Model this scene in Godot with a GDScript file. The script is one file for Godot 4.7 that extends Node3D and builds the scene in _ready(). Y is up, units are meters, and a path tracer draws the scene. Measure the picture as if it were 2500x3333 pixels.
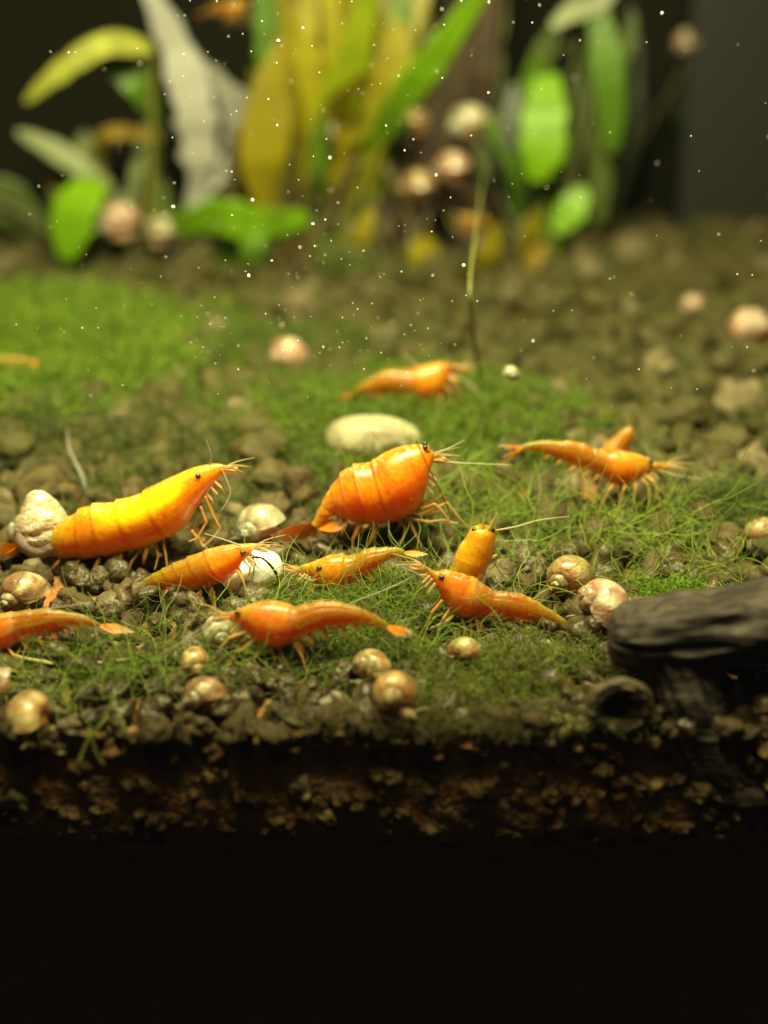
extends Node3D
# Dwarf shrimps, snails and hair algae on the soil of a small planted aquarium. Lengths in the tables and builders are millimetres; MM turns them into metres.
const MM := 0.001
const SHRIMPS := [
	{ n = "plump opaque orange shrimp climbing in front of the oval tan pebble", at = [-1.22, 10.88, -43.75], prof = [9.53, 17.95, 9.54, 16.93, 8.55, 18.72, 8.95, 15.26, 7.08, 19.3, 8.49, 12.94, 4.9, 19.15, 8.02, 10.86, 2.95, 18.59, 6.93, 8.5, 1.01, 17.7, 4.96, 6.93, -0.46, 16.67, 2.98, 6.13, -2.17, 16.16, 0.75, 5.55, -4.13, 15.65, -1.48, 5.66, -5.6, 14.75, -3.71, 6, -6.85, 13.07, -5.32, 6.4, -8.1, 11.38, -5.93, 6.87, -9.11, 9.29, -6.42, 7.29, -9.88, 7.72, -6.79, 7.19, -10.52, 6.27, -8.18, 5.55, -11.1, 5.47, -9.31, 4.41], eye = [7.94, 19.18], fan = [[-18, 1.99], [-14.33, 2.15], [-10.83, 2.89], [-7.5, 3.96], [-5.15, 5.76]], legs = [[0.01, 5.74, -2.47, 4.81, -3.97, 3.61, -3.99, 1.88, -3.85, 0.13], [3.11, 7.06, 4.72, 5.34, 4.48, 3.88, 3, 1.74], [6.94, 7.32, 9.64, 8.77, 11.73, 9.87, 13.11, 7.98, 15.26, 5.66], [5.96, 6.66, 8.68, 6.4, 11.15, 6.93, 13.51, 6.4], [7.42, 8.5, 9.63, 9.55, 10.88, 8.5, 12.4, 6.4], [5.46, 6.4, 6.22, 4.81, 7.48, 2.41]], ants = [[9.54, 16.93, 11.99, 16.72, 15.65, 16.55, 22, 16.42], [9.29, 18.08, 11.71, 19.1, 14.35, 20.62]], look = "opaque", seed = 1 },
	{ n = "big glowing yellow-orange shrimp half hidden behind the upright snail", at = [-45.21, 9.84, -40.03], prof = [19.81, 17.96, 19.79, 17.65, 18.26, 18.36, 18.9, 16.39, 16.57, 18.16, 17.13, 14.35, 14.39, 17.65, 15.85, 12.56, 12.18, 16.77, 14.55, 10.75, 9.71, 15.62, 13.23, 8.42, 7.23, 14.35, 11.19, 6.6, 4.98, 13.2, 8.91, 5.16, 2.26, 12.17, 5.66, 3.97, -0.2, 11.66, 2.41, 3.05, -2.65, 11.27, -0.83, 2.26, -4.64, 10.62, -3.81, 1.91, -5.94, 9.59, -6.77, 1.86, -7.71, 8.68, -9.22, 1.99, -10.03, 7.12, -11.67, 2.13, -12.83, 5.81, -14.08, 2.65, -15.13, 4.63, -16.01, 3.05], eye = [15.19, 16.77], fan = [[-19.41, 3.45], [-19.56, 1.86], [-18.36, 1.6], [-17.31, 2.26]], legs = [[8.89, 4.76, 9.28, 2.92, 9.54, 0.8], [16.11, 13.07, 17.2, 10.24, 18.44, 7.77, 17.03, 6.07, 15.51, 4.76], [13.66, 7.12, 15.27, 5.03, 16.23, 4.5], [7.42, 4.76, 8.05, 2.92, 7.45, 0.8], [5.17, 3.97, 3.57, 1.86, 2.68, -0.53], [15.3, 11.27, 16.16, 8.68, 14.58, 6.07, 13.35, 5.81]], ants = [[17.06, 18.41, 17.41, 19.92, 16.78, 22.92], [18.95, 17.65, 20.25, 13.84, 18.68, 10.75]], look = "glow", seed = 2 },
	{ n = "amber shrimp lying head up against the bright white stone", at = [-34.03, 7.56, -31.1], prof = [14.16, 10.24, 14.03, 9.87, 13.22, 10.24, 12.68, 8.22, 11.33, 10.12, 11.71, 7.46, 9.45, 9.99, 10.71, 5.67, 7.55, 9.61, 9.48, 4.52, 5.41, 8.98, 8.26, 3.62, 3.25, 8.09, 6.32, 2.8, 1.31, 7.2, 4.4, 2.33, -0.62, 6.31, 2.02, 2.2, -2.33, 5.42, -0.36, 2.28, -3.8, 4.52, -2.49, 2.38, -5.04, 3.62, -3.93, 2.2, -5.91, 2.98, -4.65, 2.07], eye = [11.69, 8.98], fan = [[-7.96, 2.46], [-8.11, 0.78], [-7.23, -0.31], [-5.75, -0.31], [-4.59, 0.78]], legs = [[6.78, 2.33, 6.94, 0.52, 7.15, -1.56], [3.44, 2.07, 4.32, 0.52, 6.37, -1.7], [4.39, 2.07, 3.38, 0.78, 1.9, -0.26], [10.71, 5.93, 11.62, 4.65, 12.26, 2.59]], ants = [[14.15, 10.12, 15.53, 8.98, 17.85, 7.46], [11.33, 10.12, 9.03, 11.25, 5.79, 12.51], [5.6, 8.09, 7.44, 6.95, 10.2, 4.91]], look = "amber", seed = 3 },
	{ n = "small amber shrimp facing left beneath the plump orange shrimp", at = [-9.29, 7.5, -31.23], prof = [-5.07, 5.71, -4.99, 5.52, -3.63, 6.61, -3.66, 5.23, -2.38, 6.95, -2.6, 4.56, -0.96, 7.53, -2.08, 4.07, 0.47, 8.1, -0.85, 2.72, 2.24, 8.35, 1.1, 2.33, 3.65, 8.19, 2.89, 2.53, 4.89, 8.38, 4.15, 3.3, 6.14, 9.15, 5.22, 4.07, 7.55, 9.52, 6.47, 4.84, 9.32, 9.58, 8.07, 6, 10.73, 9.62, 9.85, 7.24, 11.79, 9.47, 11.44, 7.91, 12.67, 8.96, 12.5, 8.19], eye = [-0.97, 6.57], fan = [[14.53, 8.58], [16.36, 8.37], [14.8, 8.19]], legs = [[-1.38, 3.5, -3.01, 2.14, -3.74, 1.36, -4.12, 0.16], [-0.5, 2.72, -0.78, 1.75, -0.85, 0.39], [1.46, 2.43, 1.54, 1.56, 1.44, 0.39], [0.22, 2.63, 0.29, 1.56, 0, 0], [2.35, 2.33, 2.88, 1.36, 2.51, 0.39], [-1.73, 3.69, -2.11, 2.33, -2.32, 0.78]], ants = [[-4.54, 5.42, -5.44, 4.94, -5.91, 3.88, -6.13, 2.33], [-4.72, 5.61, -5.78, 5.61, -6.88, 4.27], [-4.19, 5.23, -2.78, 4.46, -1.54, 4.56, 5.41, 5.61]], look = "amber", seed = 4 },
	{ n = "golden shrimp rearing upright with its two feelers up, behind another shrimp", at = [14.1, 6.95, -29.68], prof = [0.51, 14.38, 2.34, 14.38, -0.46, 13.82, 3.34, 13.45, -1.28, 12.25, 3.33, 11.59, -2.08, 11.15, 3.02, 9.84, -2.86, 9.39, 2.59, 8.29, -3.45, 7.63, 2.12, 6.74, -3.75, 6.96, 1.73, 5.62, -3.93, 5.4, 0.74, 4.06, -3.8, 3.61, -0.06, 2.71, -3.47, 2.26, -0.45, 1.58, -3.14, 1.13, -0.85, 0.68], eye = [2.86, 13.75], fan = [[-2.49, -0.23], [-1.45, -0.23]], legs = [[1.32, 14.43, 1.49, 15.51, 1.76, 16.98], [2.34, 14.21, 2.82, 15.29, 3.45, 16.81], [3.08, 9.39, 3.58, 9.84, 3.42, 8.07, 2.51, 7.4]], ants = [[3.37, 13.88, 6.6, 14.64, 10.21, 15.83, 14.64, 16.48]], look = "gold", top = true, seed = 5 },
	{ n = "red-orange shrimp facing left whose tail points at the pink snail", at = [15.02, 5.48, -23.98], prof = [-9.56, 11.95, -9.46, 11.58, -8.05, 10.98, -8.55, 10.44, -6.85, 10.44, -7.63, 9.25, -5.65, 10.76, -6.81, 7.51, -4.24, 10.33, -5.78, 5.76, -2.63, 9.9, -4.54, 3.78, -0.82, 9.25, -2.7, 2.89, 0.41, 8.38, -0.87, 2.45, 1.84, 7.29, 0.75, 2.67, 3.46, 7.07, 2.78, 2.56, 5.47, 6.85, 5.22, 2, 7.51, 6.2, 7.67, 1.56, 9.36, 5.1, 9.5, 1.45, 11.23, 3.78, 11.12, 1.56, 12.9, 2.67, 12.37, 0.89, 14.17, 1.56, 13.62, 0.22], eye = [-6.14, 9.9], fan = [[16.25, 0.45], [17.9, -2.13], [15.8, -0.78]], legs = [[-5.98, 5.98, -7.57, 4.22, -8.26, 2.67, -9.76, 0.22], [-4.95, 4.22, -5.94, 3.11, -6.73, 1.34], [-0.67, 2.67, -0.44, 1.56, -0.16, -0.22], [-2.9, 2.89, -2.47, 1.56, -2.65, 0.22], [-4.13, 3.55, -5.53, 2.67, -7.75, 2], [-1.68, 2.67, -1.45, 1.34, -1.53, 0]], ants = [[-9.46, 11.74, -10.86, 12.06, -13.05, 12.17], [-8.23, 9.25, -10.25, 10.76, -12.45, 11.89], [-8.54, 10.12, -10.24, 10.12, -13.84, 8.38, -22.31, 4.88]], look = "red", seed = 6 },
	{ n = "red-orange shrimp with a pale saddle band, nearest of all and facing left", at = [-16.26, 4.08, -14.97], prof = [-8.59, 9.13, -8.38, 8.83, -6.82, 8.98, -6.14, 7.43, -4.82, 9.73, -4.93, 6.67, -3.25, 10.33, -4.26, 6.02, -1.5, 10.63, -3.2, 4.6, 0.28, 10.63, -1.7, 3.69, 2.05, 10.23, 0.55, 3.43, 3.14, 9.93, 2.78, 3.99, 4.89, 10.43, 4.37, 4.85, 6.4, 10.78, 5.49, 5.56, 8.68, 10.88, 7.8, 6.12, 11, 10.28, 10.28, 6.57, 12.97, 9.58, 12.31, 6.93, 14.61, 8.68, 14.28, 6.77, 15.94, 7.83, 15.8, 6.37, 16.95, 7.13, 16.63, 5.92], eye = [-5.48, 9.33], fan = [[20.63, 5.51], [20.5, 4.9], [18.56, 5.21]], legs = [[-3.11, 4.6, -5.93, 3.07, -7.16, 1.03], [-2.21, 3.84, -3.19, 2.05, -1.89, -1.03], [2.88, 4.09, 4, 2.56, 4.65, 0.51], [0.56, 3.58, 1.43, 1.54, 1.6, -1.03], [-0.83, 3.58, 0.05, 2.05, -0.92, 0.26], [-4.44, 6.12, -6.76, 5.61, -8.2, 4.09]], ants = [[-8.37, 8.98, -11.32, 6.62, -15.61, 3.58], [-6.65, 8.63, -9.44, 7.63, -11.82, 5.61, -18.47, 2.05], [-8.01, 8.83, -8.85, 10.63, -9.25, 12.12]], look = "red", seed = 7 },
	{ n = "red-orange shrimp cut off by the picture edge, only its long abdomen seen", at = [-57.31, 3.89, -18.6], prof = [-8.33, 5.24, -8.07, 4.5, -6.67, 6.54, -7.15, 1.88, -4.76, 7.09, -5.56, 0.75, -2.72, 7.28, -3.32, 0.94, -1.03, 7.24, -1.61, 1.04, 0.69, 7.56, 0.7, 2.07, 2.73, 7.83, 2.65, 3.01, 5.46, 8.16, 5.09, 3.66, 7.8, 7.92, 7.52, 4.41, 9.8, 7.56, 9.61, 5.06, 11.78, 7, 11.31, 5.15, 13.24, 6.17, 12.83, 5.15, 14.38, 5.52, 14, 4.96], eye = [-6.94, 5.61], fan = [[17.39, 4.87], [19.21, 4.22], [17.17, 4.13]], ants = [[-8.03, 4.87, -1.06, 6.91, 5.83, 8.57, 13.67, 9.85]], look = "red", seed = 8 },
	{ n = "orange shrimp facing right above the long hair algae, tail held level", at = [41.42, 12.83, -55.32], prof = [8.07, 10.58, 8.1, 10.18, 6.13, 10.69, 5.86, 9.06, 4.98, 10.69, 4.35, 8.45, 4.35, 11.39, 3.41, 8.04, 2.78, 12, 2.49, 7.23, 0.82, 12.5, 0.59, 6.61, -1.3, 12.7, -1.74, 6.72, -3.62, 12.91, -3.76, 8.25, -5.17, 13.21, -5.35, 9.06, -6.55, 13.91, -7.1, 9.37, -8.69, 14.51, -9.47, 10.48, -10.99, 14.51, -11.43, 11.29, -13.29, 14.61, -13.39, 12.1, -15.2, 14.41, -15.14, 12.6, -16.53, 14.11, -16.48, 12.7, -17.67, 13.71, -17.45, 12.8], eye = [4.66, 11.19], fan = [[-21.69, 13.41], [-20.53, 13.11], [-21.41, 10.18]], ants = [[6.21, 9.47, 9.17, 8.65, 14.05, 8.04], [8.08, 10.38, 9.66, 9.87, 11.32, 8.25]], look = "dull", seed = 9 },
	{ n = "orange shrimp with raised back poking up behind another shrimp", at = [41.57, 16.09, -67.43], prof = [-2.48, 3.51, 1.39, 3.08, -2.57, 5.21, 1.74, 4.14, -2.2, 5.84, 2.11, 4.78, -1.26, 7.11, 2.66, 5.63, 0.29, 8.37, 3.02, 6.48, 1.62, 9.63, 3.56, 7.53, 2.5, 10.16, 3.79, 8.79, 2.99, 10.26, 3.73, 9.63], top = true, look = "dull", seed = 10 },
	{ n = "slim orange shrimp hovering highest over the green algae, tail tip white", at = [9.99, 20.53, -88.04], prof = [5.1, 12.28, 5.01, 11.4, 3.07, 12.28, 3.31, 10.29, 1.77, 12.61, 2.46, 9.63, 0.06, 12.5, 1.64, 6.74, -2.08, 12.06, -0.06, 5.18, -4.01, 11.51, -2.44, 4.51, -6.15, 11.18, -4.61, 5.18, -8.51, 11.18, -6.99, 6.07, -10.02, 10.85, -9.37, 6.3, -11.95, 9.85, -11.53, 6.3, -13.9, 8.74, -13.48, 6.3, -15.19, 7.86, -14.77, 5.96, -16.28, 6.74, -16.07, 5.63], eye = [3.19, 11.51], fan = [[-20.84, 5.18], [-20.63, 4.4], [-17.81, 4.73]], ants = [[3.32, 9.96, 5.92, 9.19, 7.46, 7.41, 10.77, 4.51], [2.85, 12.28, 2.4, 13.81, 1.3, 15.56], [-3.37, 12.06, -4.66, 13.16, -6.39, 15.12]], look = "dull", seed = 11 },
	{ n = "orange shrimp tail reaching in over bright moss at the picture edge", at = [-82.6, 23.26, -102.83], prof = [-21.85, 6.78, -21.93, 6.14, -17.79, 9.33, -17.94, 2.92, -12.77, 9.65, -13.69, 1.62, -7.85, 9.01, -7.99, 1.95, -1.7, 8.18, -1.59, 3.05, 4.49, 7.61, 4.16, 4.02, 8.23, 7.42, 7.95, 4.34, 10.7, 7.1, 10.51, 4.85], fan = [[12.54, 6.65], [12.44, 5.5]], look = "dull", seed = 12 },
]
const SNAILS := [
	{ n = "tan snail with pink flesh in its open mouth, before the big yellow shrimp", at = [-56.95, 17.17, -42.4], r = 5.54, turn = [10, 150, -70], look = "cream", open = 1, seed = 1 },
	{ n = "round tan and brown snail beside the upright snail and over a red shrimp", at = [-57.36, 10.5, -28.89], r = 3.53, turn = [20, 40, 25], look = "tan", seed = 2 },
	{ n = "golden pond snail pressed to the glass in the front corner", at = [-51.33, 1.71, -4], r = 4.01, turn = [20, -60, 20], look = "gold", seed = 3 },
	{ n = "domed speckled snail at the front between gravel grains", at = [-26.18, 4.18, -6], r = 2.82, turn = [0, 30, 10], look = "tan", seed = 4 },
	{ n = "small yellow and pink snail above the domed speckled snail", at = [-28.27, 6.17, -12.59], r = 2.35, turn = [0, 100, 30], look = "gold", seed = 5 },
	{ n = "greenish spotted snail touching the golden snail beside it", at = [-1.69, 5.62, -11.84], r = 2.89, turn = [10, 10, -20], look = "olive", seed = 6 },
	{ n = "large golden snail with foam-bright top and a curved thread at its side", at = [1.7, 5.18, -4.5], r = 3.47, turn = [30, 60, -10], look = "gold", seed = 7 },
	{ n = "green tinted round snail with orange foot below the left-facing shrimp", at = [12.25, 6.66, -15.23], r = 2.51, turn = [10, 180, 0], look = "olive", seed = 8 },
	{ n = "glossy pink and pearl snail leaning on the driftwood end", at = [34.31, 10.7, -23.33], r = 4.1, turn = [25, -30, -30], look = "pink", seed = 9 },
	{ n = "round cream snail half cut off at the picture edge, high on the gravel", at = [81.01, 30.99, -128.92], r = 4.91, turn = [0, 60, 0], look = "pink", seed = 10 },
	{ n = "pinkish cone snail lying on dull green algae behind the slim shrimp", at = [-20.1, 28.13, -115.23], r = 3.93, turn = [60, 20, 10], look = "pink", seed = 11 },
	{ n = "pale translucent snail at the head of the saddle-banded shrimp", at = [-25.31, 8.2, -19.01], r = 2.69, turn = [10, 100, 20], look = "clear", seed = 12 },
	{ n = "pale snail dim behind the legs of the big yellow shrimp", at = [-21.19, 15.31, -46.94], r = 3.77, turn = [0, 40, 20], look = "clear", seed = 13 },
	{ n = "orange brown snail in shadow at the lower picture edge", at = [55.04, 2.68, -5], r = 2.01, turn = [0, 0, 40], look = "tan", seed = 14 },
	{ n = "tiny white ring-shaped snail floating free over the gravel", at = [22.99, 35.66, -70], r = 1.42, turn = [80, 0, 0], look = "clear", seed = 15 },
	{ n = "pale pinkish snail clinging alone to the dark back wall", at = [83.52, 87.87, -228], r = 4.05, turn = [10, 40, 0], look = "pink", seed = 16 },
	{ n = "small bright snail between gravel and wood, ring of light on top", at = [24.73, 5.98, -18.76], r = 0.99, turn = [0, 40, 0], look = "clear", seed = 17 },
	{ n = "flat green-tinged snail behind the pink and pearl snail", at = [30.42, 11.02, -33.75], r = 3.9, turn = [70, 30, 0], look = "olive", seed = 18 },
	{ n = "pale snail high at the back of the gravel slope", at = [72.69, 31.57, -149.15], r = 3.04, turn = [0, 30, 0], look = "pink", seed = 19 },
	{ n = "brown snail cut off at the front corner, over the golden pond snail", at = [-56.89, 4.55, -7.92], r = 2.71, turn = [0, 30, 60], look = "pink", seed = 20 },
	{ n = "pale olive snail half buried in long algae near the upright golden shrimp", at = [63.4, 14.27, -45.25], r = 2.66, turn = [0, 30, 60], look = "olive", seed = 21 },
	{ n = "round beige snail on the driftwood, brightest of the blurred ones", at = [16.88, 59.55, -184], r = 4.41, turn = [10, 342, 20], look = "pink", seed = 38 },
	{ n = "small beige snail on the driftwood under the lime leaves", at = [8.09, 70.54, -184], r = 3.44, turn = [10, 270, 20], look = "tan", seed = 30 },
	{ n = "pale blurred snail low on the tall yellow plant", at = [-14.68, 67.42, -184], r = 3.92, turn = [10, 306, 20], look = "clear", seed = 34 },
	{ n = "greenish white snail at the edge of the driftwood trunk", at = [20.95, 70.54, -184], r = 4.82, turn = [10, 378, 20], look = "clear", seed = 42 },
	{ n = "pinkish blurred snail at the foot of the low leafy plant", at = [-67.52, 46.34, -184], r = 5.17, turn = [10, 396, 20], look = "pink", seed = 44 },
	{ n = "whitish snail beside the flat green leaf of the low plant", at = [-57.1, 43.43, -184], r = 4.24, turn = [10, 324, 20], look = "clear", seed = 36 },
	{ n = "brown snail on the driftwood between two paler snails", at = [8.22, 54.99, -184], r = 4.43, turn = [10, 342, 20], look = "tan", seed = 38 },
]
const LEAVES := [
	{ plant = 0, p = [-25.36, 45.34, -195, -29.71, 56.02, -185, -28.08, 72.9, -185, -20.49, 90.22, -189, -15.86, 105.21, -193], w = 12.71, c = "olive", tilt = 0.2 },
	{ plant = 0, p = [-17.05, 45.98, -199, -22.71, 61.64, -197, -21.21, 76.6, -197, -25.54, 92.24, -197, -29.98, 105.31, -199], w = 11.61, c = "yellow", tilt = -0.3 },
	{ plant = 0, p = [-13.14, 49.19, -193, -13.31, 66.03, -187, -7.81, 84.02, -181, -2.13, 105.99, -179], w = 12, c = "lime", tilt = 0.3 },
	{ plant = 0, p = [-8.46, 49.59, -199, -6.46, 67.61, -195, 2.4, 85.59, -197, 11.66, 106.43, -201], w = 11.57, c = "yellow", tilt = -0.2 },
	{ plant = 0, p = [-3.46, 62.44, -189, 4.59, 75.92, -181, 13.34, 87.35, -177, 25.1, 103.92, -177], w = 9.38, c = "bright", tilt = 0.4 },
	{ plant = 0, p = [-4.84, 59.66, -205, 2.51, 67.79, -207, 11.01, 78.22, -209, 15.76, 91.99, -211], w = 9.19, c = "green", tilt = 0 },
	{ plant = 0, p = [-11.91, 51.55, -193, -15.1, 62.64, -187, -12.44, 73.19, -181, -4.37, 82.16, -175], w = 8.38, c = "olive", tilt = 0.5 },
	{ plant = 0, p = [-15.19, 51.42, -185, -16, 57.85, -179, -15.77, 66.93, -177, -13.45, 71.3, -177], w = 5.86, c = "green", tilt = 0.5 },
	{ plant = 0, p = [-10.51, 48.54, -207, -11.63, 60.65, -207, -11.46, 76, -207, -10.69, 92.06, -207, -8.79, 105.45, -207], w = 11.19, c = "olive", tilt = 0.2 },
	{ plant = 0, p = [-6.21, 49.25, -211, 0.06, 60.25, -211, 2.52, 72.23, -211, 1.88, 85.1, -211], w = 10.04, c = "olive", tilt = -0.2 },
	{ plant = 0, p = [-16.38, 46.51, -213, -21.27, 55.17, -213, -24.93, 60.05, -213, -28.43, 69.7, -213], w = 10.12, c = "dull", tilt = 0.3 },
	{ plant = 1, p = [-57.47, 87.45, -191, -67.78, 88.71, -185, -79.16, 82.32, -183, -88.75, 75.11, -185], w = 6.9, c = "pale", tilt = 0.3 },
	{ plant = 1, p = [-57.55, 70.9, -197, -61.82, 77.96, -193, -66.2, 82.41, -193, -71.2, 85.73, -193], w = 7.36, c = "green", tilt = 0 },
	{ plant = 1, p = [-69.94, 53.47, -187, -75.73, 57.63, -191, -84.73, 63.39, -191, -92.7, 67.55, -189], w = 6.47, c = "grey", tilt = 0.3 },
	{ plant = 1, p = [-72.61, 59.94, -191, -69.88, 66.21, -185, -64.57, 67.89, -185, -56.65, 65.49, -193], w = 4.02, c = "brown", tilt = 0.2 },
	{ plant = 1, p = [-73.45, 56.59, -185, -76.71, 51.07, -179, -78.53, 44.5, -177, -80.22, 37.58, -177], w = 15.17, c = "bright", tilt = 0.5 },
	{ plant = 1, p = [-53.65, 44.45, -185, -41.41, 47.93, -177, -31.09, 46.22, -177, -18.68, 47.07, -183], w = 10.39, c = "bright", tilt = 0.4 },
	{ plant = 1, p = [-106.83, 53.66, -195, -99.95, 50.11, -195, -94.85, 45.06, -197, -90.36, 38.69, -199], w = 13.21, c = "dull", tilt = 0.3 },
	{ plant = 1, p = [-46.95, 49.11, -185, -46.33, 62.84, -185, -46.93, 75.11, -185, -51.13, 88.11, -187, -58.54, 103.04, -189], w = 11.16, c = "white", tilt = 0.2 },
	{ plant = 1, p = [-46.61, 54.39, -189, -37.91, 60.89, -193, -36.57, 71.05, -195, -45.23, 83.52, -193], w = 9.45, c = "white", tilt = -0.2 },
	{ plant = 2, p = [28.51, 54.63, -207, 26.89, 70.15, -207, 27.26, 85.17, -209, 30.49, 104.41, -211], w = 10.51, c = "grey", tilt = 0.2 },
	{ plant = 2, p = [40.79, 81.3, -193, 39.94, 71.64, -187, 39.49, 62.84, -185, 37.62, 55.78, -187], w = 13.03, c = "bright", tilt = 0.4 },
	{ plant = 2, p = [39.29, 85.59, -197, 38.66, 76.48, -199, 37.12, 69.59, -199, 32.41, 67.28, -199], w = 9.37, c = "green", tilt = 0.3 },
	{ plant = 2, p = [52.79, 96.65, -193, 55.37, 85.8, -191, 57.14, 74.72, -191, 58.38, 62.04, -193], w = 9.17, c = "green", tilt = 0.2 },
	{ plant = 2, p = [50.23, 53.9, -193, 48.99, 49.46, -191, 47, 45.92, -191, 44.53, 41.76, -191], w = 8.6, c = "bright", tilt = 0.4 },
	{ plant = 2, p = [50.42, 103.15, -199, 45.69, 92.2, -199, 40.31, 85.45, -201, 38.47, 76.24, -203], w = 6.95, c = "dull", tilt = 0.2 },
	{ plant = 2, p = [57.02, 103.08, -193, 52.74, 97.72, -193, 45.96, 95.56, -193, 41.5, 92.31, -193], w = 5.7, c = "grey", tilt = 0.2 },
	{ plant = 2, p = [85.24, 84.36, -232, 87, 69.54, -232, 87.68, 51.75, -232, 90.95, 17.22, -232], w = 10.25, c = "dark", tilt = 0.2 },
	{ plant = 0, p = [-16.25, 30.94, -175, -10.31, 37.12, -173, -4.55, 36.54, -173, 0.06, 32.11, -175], w = 8.15, c = "dull", tilt = 0.4 },
	{ plant = 0, p = [-17.89, 44.19, -203.03, -20.92, 65.32, -197.03, -16.82, 84.92, -195.03, -15.31, 103.68, -199.03], w = 10.1, c = "yellow", tilt = -0.33 },
	{ plant = 0, p = [-10.79, 44.37, -201.76, -16.31, 63.16, -195.76, -12.38, 80.59, -193.76, -19.35, 97.27, -197.76], w = 9.63, c = "green", tilt = 0.36 },
	{ plant = 0, p = [-19.63, 42.03, -218.03, -11.04, 61.15, -212.03, -6.21, 78.92, -210.03, -5.54, 95.91, -214.03], w = 6.23, c = "brown", tilt = -0.2 },
	{ plant = 0, p = [-14.44, 43.72, -206.28, -11.64, 63.1, -200.28, -14.49, 81.08, -198.28, -19.29, 98.29, -202.28], w = 10.31, c = "green", tilt = -0.59 },
	{ plant = 0, p = [-17.26, 41.91, -218.9, -20.8, 55.6, -212.9, -19.11, 68.3, -210.9, -19.25, 80.31, -214.9], w = 7.28, c = "lime", tilt = -0.41 },
	{ plant = 0, p = [-16.14, 44.6, -200.2, -19.79, 56.25, -194.2, -27.94, 66.99, -192.2, -31.09, 77.07, -196.2], w = 8.15, c = "lime", tilt = 0.24 },
	{ plant = 0, p = [-21.06, 41.36, -222.75, -24.32, 55.61, -216.75, -30.94, 68.84, -214.75, -35.39, 81.38, -218.75], w = 6.81, c = "lime", tilt = 0.3 },
	{ plant = 0, p = [-15.84, 44.39, -201.63, -10.77, 59.45, -195.63, -0.36, 73.42, -193.63, 10.8, 86.7, -197.63], w = 9.31, c = "brown", tilt = 0.43 },
	{ plant = 0, p = [-20.38, 44.67, -199.67, -22.48, 54.69, -193.67, -25.96, 63.88, -191.67, -23.29, 72.39, -195.67], w = 10.24, c = "green", tilt = 0.28 },
	{ plant = 0, p = [-0.93, 41.16, -224.12, 0.55, 64.61, -218.12, -4.34, 86.39, -216.12, -4.71, 107.25, -220.12], w = 10.8, c = "brown", tilt = 0.22 },
	{ plant = 0, p = [-21.81, 43.68, -206.59, -14.87, 58.14, -200.59, -2.67, 71.54, -198.59, 4.98, 84.26, -202.59], w = 6.41, c = "brown", tilt = -0.59 },
	{ plant = 0, p = [-22.7, 43.41, -208.43, -17.05, 63.95, -202.43, -11.73, 83.02, -200.43, -1.14, 101.27, -204.43], w = 10.57, c = "lime", tilt = 0.5 },
	{ plant = 0, p = [-21.39, 42.54, -214.48, -9.78, 64.85, -208.48, -6.95, 85.55, -206.48, -1.87, 105.38, -210.48], w = 8.52, c = "brown", tilt = -0.3 },
	{ plant = 0, p = [0.01, 41.88, -219.12, 1.88, 63.62, -213.12, 10.19, 83.81, -211.12, 8.1, 103.16, -215.12], w = 8.26, c = "olive", tilt = -0.07 },
	{ plant = 0, p = [-12.27, 42.35, -215.83, -11.28, 62.6, -209.83, -11.8, 81.41, -207.83, -7.71, 99.42, -211.83], w = 6.71, c = "yellow", tilt = -0.29 },
	{ plant = 0, p = [-18.6, 41.52, -221.61, -23.91, 62.21, -215.61, -26.52, 81.44, -213.61, -24.2, 99.86, -217.61], w = 10.65, c = "brown", tilt = -0.46 },
	{ plant = 1, p = [-68.89, 31.49, -212.16, -62.43, 40.16, -208.16, -61.74, 47.5, -212.16], w = 4.66, c = "dull", tilt = -0.49 },
	{ plant = 1, p = [-82.9, 31.29, -213.34, -74.99, 41.04, -209.34, -65.43, 49.45, -213.34], w = 7.44, c = "brown", tilt = 0.38 },
	{ plant = 1, p = [-68.08, 33.79, -198.9, -58.97, 45.69, -194.9, -59.49, 56.22, -198.9], w = 8.46, c = "dull", tilt = 0.43 },
	{ plant = 1, p = [-77.85, 33.31, -201.69, -81.06, 45.6, -197.69, -88.25, 56.52, -201.69], w = 7.7, c = "brown", tilt = 0.2 },
	{ plant = 1, p = [-86.92, 32.64, -205.52, -79.62, 50.35, -201.52, -79.01, 66.52, -205.52], w = 8.48, c = "grey", tilt = 0.36 },
	{ plant = 1, p = [-79.78, 33.83, -198.66, -76.59, 51.35, -194.66, -73.12, 67.33, -198.66], w = 7.65, c = "dull", tilt = 0.45 },
	{ plant = 1, p = [-68.83, 32.25, -207.77, -75.18, 41.81, -203.77, -79.63, 50.04, -207.77], w = 8.37, c = "dull", tilt = 0.5 },
	{ plant = 1, p = [-70.71, 34.38, -195.48, -64.51, 52.62, -191.48, -61.03, 69.29, -195.48], w = 5.39, c = "grey", tilt = -0.55 },
	{ plant = 1, p = [-84.84, 33.68, -199.53, -76.89, 43.04, -195.53, -67.71, 51.07, -199.53], w = 4.65, c = "dull", tilt = -0.14 },
	{ plant = 2, p = [56.21, 42.13, -208.73, 56.27, 68.44, -204.73, 48.54, 92.94, -208.73], w = 5.38, c = "dull", tilt = 0.5 },
	{ plant = 2, p = [56.34, 42.34, -207.32, 61.4, 67.4, -203.32, 63.46, 90.73, -207.32], w = 6.68, c = "dark", tilt = 0.16 },
	{ plant = 2, p = [60.9, 41.92, -210.17, 54.07, 64.76, -206.17, 51.11, 86.01, -210.17], w = 5.66, c = "dark", tilt = -0.21 },
	{ plant = 2, p = [57.02, 43.54, -199.1, 56.39, 70.29, -195.1, 63.16, 95.17, -199.1], w = 7.28, c = "dull", tilt = 0.05 },
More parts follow.
